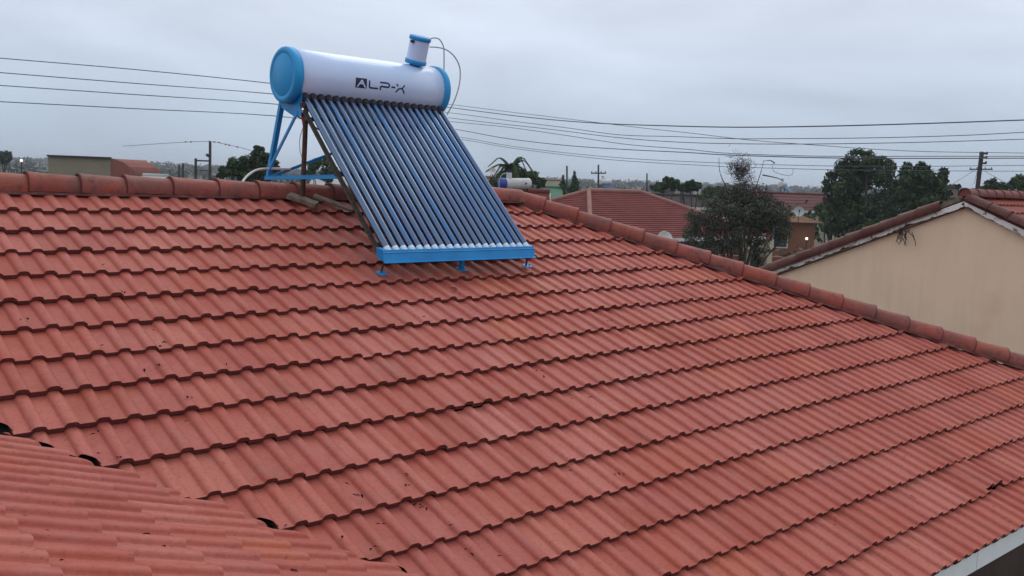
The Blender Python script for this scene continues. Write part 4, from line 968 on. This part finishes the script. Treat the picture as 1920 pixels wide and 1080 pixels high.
for P in ([(1348, 295), (1349, 318), (1354, 335), (1362, 352), (1378, 400)], [(1432, 300), (1428, 318), (1421, 340), (1410, 372), (1400, 410)], [(1432, 302), (1445, 301), (1452, 306)], [(1437, 345), (1434, 362), (1420, 385)],
          [(1470, 340), (1458, 334), (1430, 328)], [(1372, 490), (1374, 450), (1382, 400), (1388, 345)], [(1395, 500), (1402, 455), (1415, 410), (1432, 370)], [(1388, 495), (1386, 450), (1360, 400), (1340, 370)]):
    Q = smooth([at(x, y, 28+random.uniform(-.3, .3)) for x, y in P], 4); m.tube(Q, [.022-.017*i/len(Q) for i in range(len(Q))][::-1] if P[0][1] < 350 else [.045-.03*i/len(Q) for i in range(len(Q))], 5)
m.build('branch', M_BARK, sh_)
tree('conifer', 1418, 34, [(1418, 482, 12), (1418, 470, 8), (1419, 494, 14), (1418, 461, 4)], 900, .045, ML_DARK, 'small dark conical evergreen standing before the cream arch', .05)
tree('broadleaf_tree', 1245, 62, [(1240, 352, 14), (1262, 346, 14), (1228, 352, 9), (1250, 338, 8)], 2200, .10, ML_MID, 'green tree above the right end of the hipped red roof, left one of the pair', .15)
tree('broadleaf_tree', 1296, 60, [(1290, 350, 13), (1305, 350, 12), (1278, 354, 9), (1298, 342, 7)], 2200, .10, ML_DARK, 'darker tree right of the pair above the hipped red roof', .15)
tree('broadleaf_tree', 1340, 70, [(1330, 362, 14), (1350, 358, 13), (1322, 372, 14)], 1500, .10, ML_MID, 'green tree showing left of the shaggy tree above the cream gable', .15)
def spire(cx, dep, ytop, ybot, hw, n, label, mt_=ML_DARK):
    root = empty('pointed_evergreen', (*at(cx, ybot, dep).xy, GROUND), label, 'tree'); m = MB(); cs = []
    for k in range(12):
        t_ = k/11; y = ytop+(ybot-ytop)*t_; r_ = max(1.2, hw*t_**.8); cs.append((tuple(at(cx+random.gauss(0, r_*.15), y, dep)), (r_*dep/F, r_*dep/F, 4*dep/F)))
    leaf_cloud(m, cs, n, .10); m.build('crown', mt_, root)
    m = MB(); p = at(cx, ybot, dep); m.cyl((p.x, p.y, GROUND), at(cx, ytop+4, dep), .12, .03, 7); m.build('trunk', M_BARK, root)
spire(1077, 56, 323, 372, 16, 1600, 'pointed evergreen, the one right of the plain pole')
spire(1056, 60, 332, 372, 13, 1200, 'pointed evergreen, the shorter one behind the plain pole')
tree('broadleaf_tree', 465, 42, [(470, 305, 26), (450, 312, 24), (492, 298, 22), (430, 320, 18), (487, 285, 14), (505, 310, 22), (418, 328, 12), (462, 330, 26), (500, 330, 20), (520, 325, 10)], 9000, .075, ML_DARK,
     'dense dark rounded tree behind the left legs of the heater', .2, base_px=470)
tree('broadleaf_tree', 600, 60, [(590, 310, 16), (605, 305, 14), (625, 320, 16), (580, 325, 14), (610, 330, 18)], 2600, .10, ML_MID, 'green tree seen through the open frame of the large heater', .15)
tree('broadleaf_tree', 10, 110, [(8, 297, 14), (-4, 290, 12), (14, 290, 7)], 1400, .22, ML_FAR, 'pale tree at the far left edge above the ridge', .2)
tree('broadleaf_tree', 965, 52, [(960, 322, 17), (978, 328, 20), (998, 336, 18), (942, 330, 14), (1014, 344, 12), (925, 343, 13)], 5000, .085, ML_DARK, 'dark bushy tree wrapped round the palm, behind the second heater', .18)
# palm fronds
root = empty('palm_tree', (*at(960, 340, 48).xy, GROUND), 'palm tree with arching fronds above the second heater', 'palm tree'); pc = at(958, 312, 48)
m = MB(); m.tube([(pc.x, pc.y, GROUND), (pc.x+.1, pc.y, (GROUND+pc.z)/2), tuple(pc)], [.22, .18, .16], 8); m.build('trunk', M_BARK, root)
random.seed(21)
fr = [(-45, -6, .2), (-38, -22, .6), (-30, -28, .05), (-8, -34, .1), (6, -30, .2), (22, -26, .2), (34, -22, .5), (46, -10, .9), (40, 2, .8), (-25, -20, .7), (15, -22, .8), (-40, 8, .6), (30, 0, 1.)]
for ex_, ey_, cv in fr:
    m = MB(); s_ = 48/F; e = pc+Vector(RX)*ex_*s_*1.0-Vector(RY)*ey_*s_+Vector((fw[0], fw[1], 0))*random.uniform(-.8, .8); mid = pc.lerp(e, .5)+Vector((0, 0, .12+.35*cv)); Q = smooth([pc, mid, e-Vector((0, 0, .25*cv))], 10)
    m.tube(Q, [.025-.02*i/len(Q) for i in range(len(Q))], 4)
    for i in range(2, len(Q)-1):
        d = (Q[i+1]-Q[i-1]).normalized(); s2 = d.cross(Vector((0, 0, 1))).normalized()
        for q_ in (1, -1):
            for z_ in (0, .5):
                p = Q[i].lerp(Q[i+1], z_); ll = .46*(1-.55*i/len(Q)); t_ = p+(s2*q_*.75+d*.8-Vector((0, 0, .35))).normalized()*ll; m.add([p-d*.05, p+d*.05, t_], [(0, 1, 2)])
    m.build('frond', ML_DARK, root)
# hedge-like greenery hugging houses and gardens between the plots: mid distance mass nobody could count
def scatter(name, n, dmin, dmax, ang, topf, rr, mt_, label, per=34, size=.5):
    m = MB(); cs = []
    for i in range(n):
        d = dmin*(dmax/dmin)**random.random(); a = random.uniform(*ang); x, y = CAM[0]+d*sin(a), CAM[1]+d*cos(a)
        r_ = random.uniform(*rr)*(1+.15*(d/dmax)); z = terrain_h(x, y)+topf(d)*random.uniform(.55, 1.0)-r_*.8
        cs.append((x, y, z, r_, d))
    C_ = np.array(cs)
    for (x, y, z, r_, d) in cs:
        sc = size*(.5+d/dmax*1.2)
        leaf_cloud(m, [((x, y, z), (r_*1.25, r_*1.25, r_)), ((x+r_*random.uniform(-.8, .8), y+r_*random.uniform(-.8, .8), z-r_*.7), (r_*1.1, r_*1.1, r_*.9))], per, sc, .9)
    o = m.build(name, mt_, None, (0, 0, 0)); return tag(o, label, kind='stuff')
random.seed(31)
A0 = (R(2), R(80))
scatter('distant_woodland', 2600, 420, 1100, A0, lambda d: 4.2, (1.6, 3.2), ML_FAR, 'grey green woodland covering the far rises', 30, .75)
scatter('distant_trees', 420, 120, 420, A0, lambda d: 4.7, (1.0, 2.0), ML_FAR, 'band of garden trees beyond the houses', 75, .30)
scatter('garden_greenery', 150, 66, 125, A0, lambda d: 4.3, (1.0, 1.7), ML_MID, 'mixed garden greenery between the far houses', 90, .22)
scatter('garden_shrubs', 60, 34, 60, (R(45), R(64)), lambda d: 2.3, (.6, 1.1), ML_OLIVE, 'low shrubs in the gardens behind the foreground hip', 160, .09)

# ------------------------------------------------------------------ air
HZ = bpy.data.materials.new('haze_air'); HZ.use_nodes = True; t_ = HZ.node_tree; t_.nodes.clear()
vo = t_.nodes.new('ShaderNodeVolumePrincipled'); vo.inputs['Color'].default_value = (.86, .90, .96, 1); vo.inputs['Density'].default_value = .0005; vo.inputs['Anisotropy'].default_value = .2
ou = t_.nodes.new('ShaderNodeOutputMaterial'); t_.links.new(vo.outputs[0], ou.inputs['Volume'])
m = MB(); m.box((0, 0, (GROUND-1.5+24)/2), (5800, 5800, 24-GROUND+1.5)); o = m.build('haze', HZ, None, (0, 0, 0)); tag(o, 'thin grey air over the whole place', kind='stuff')
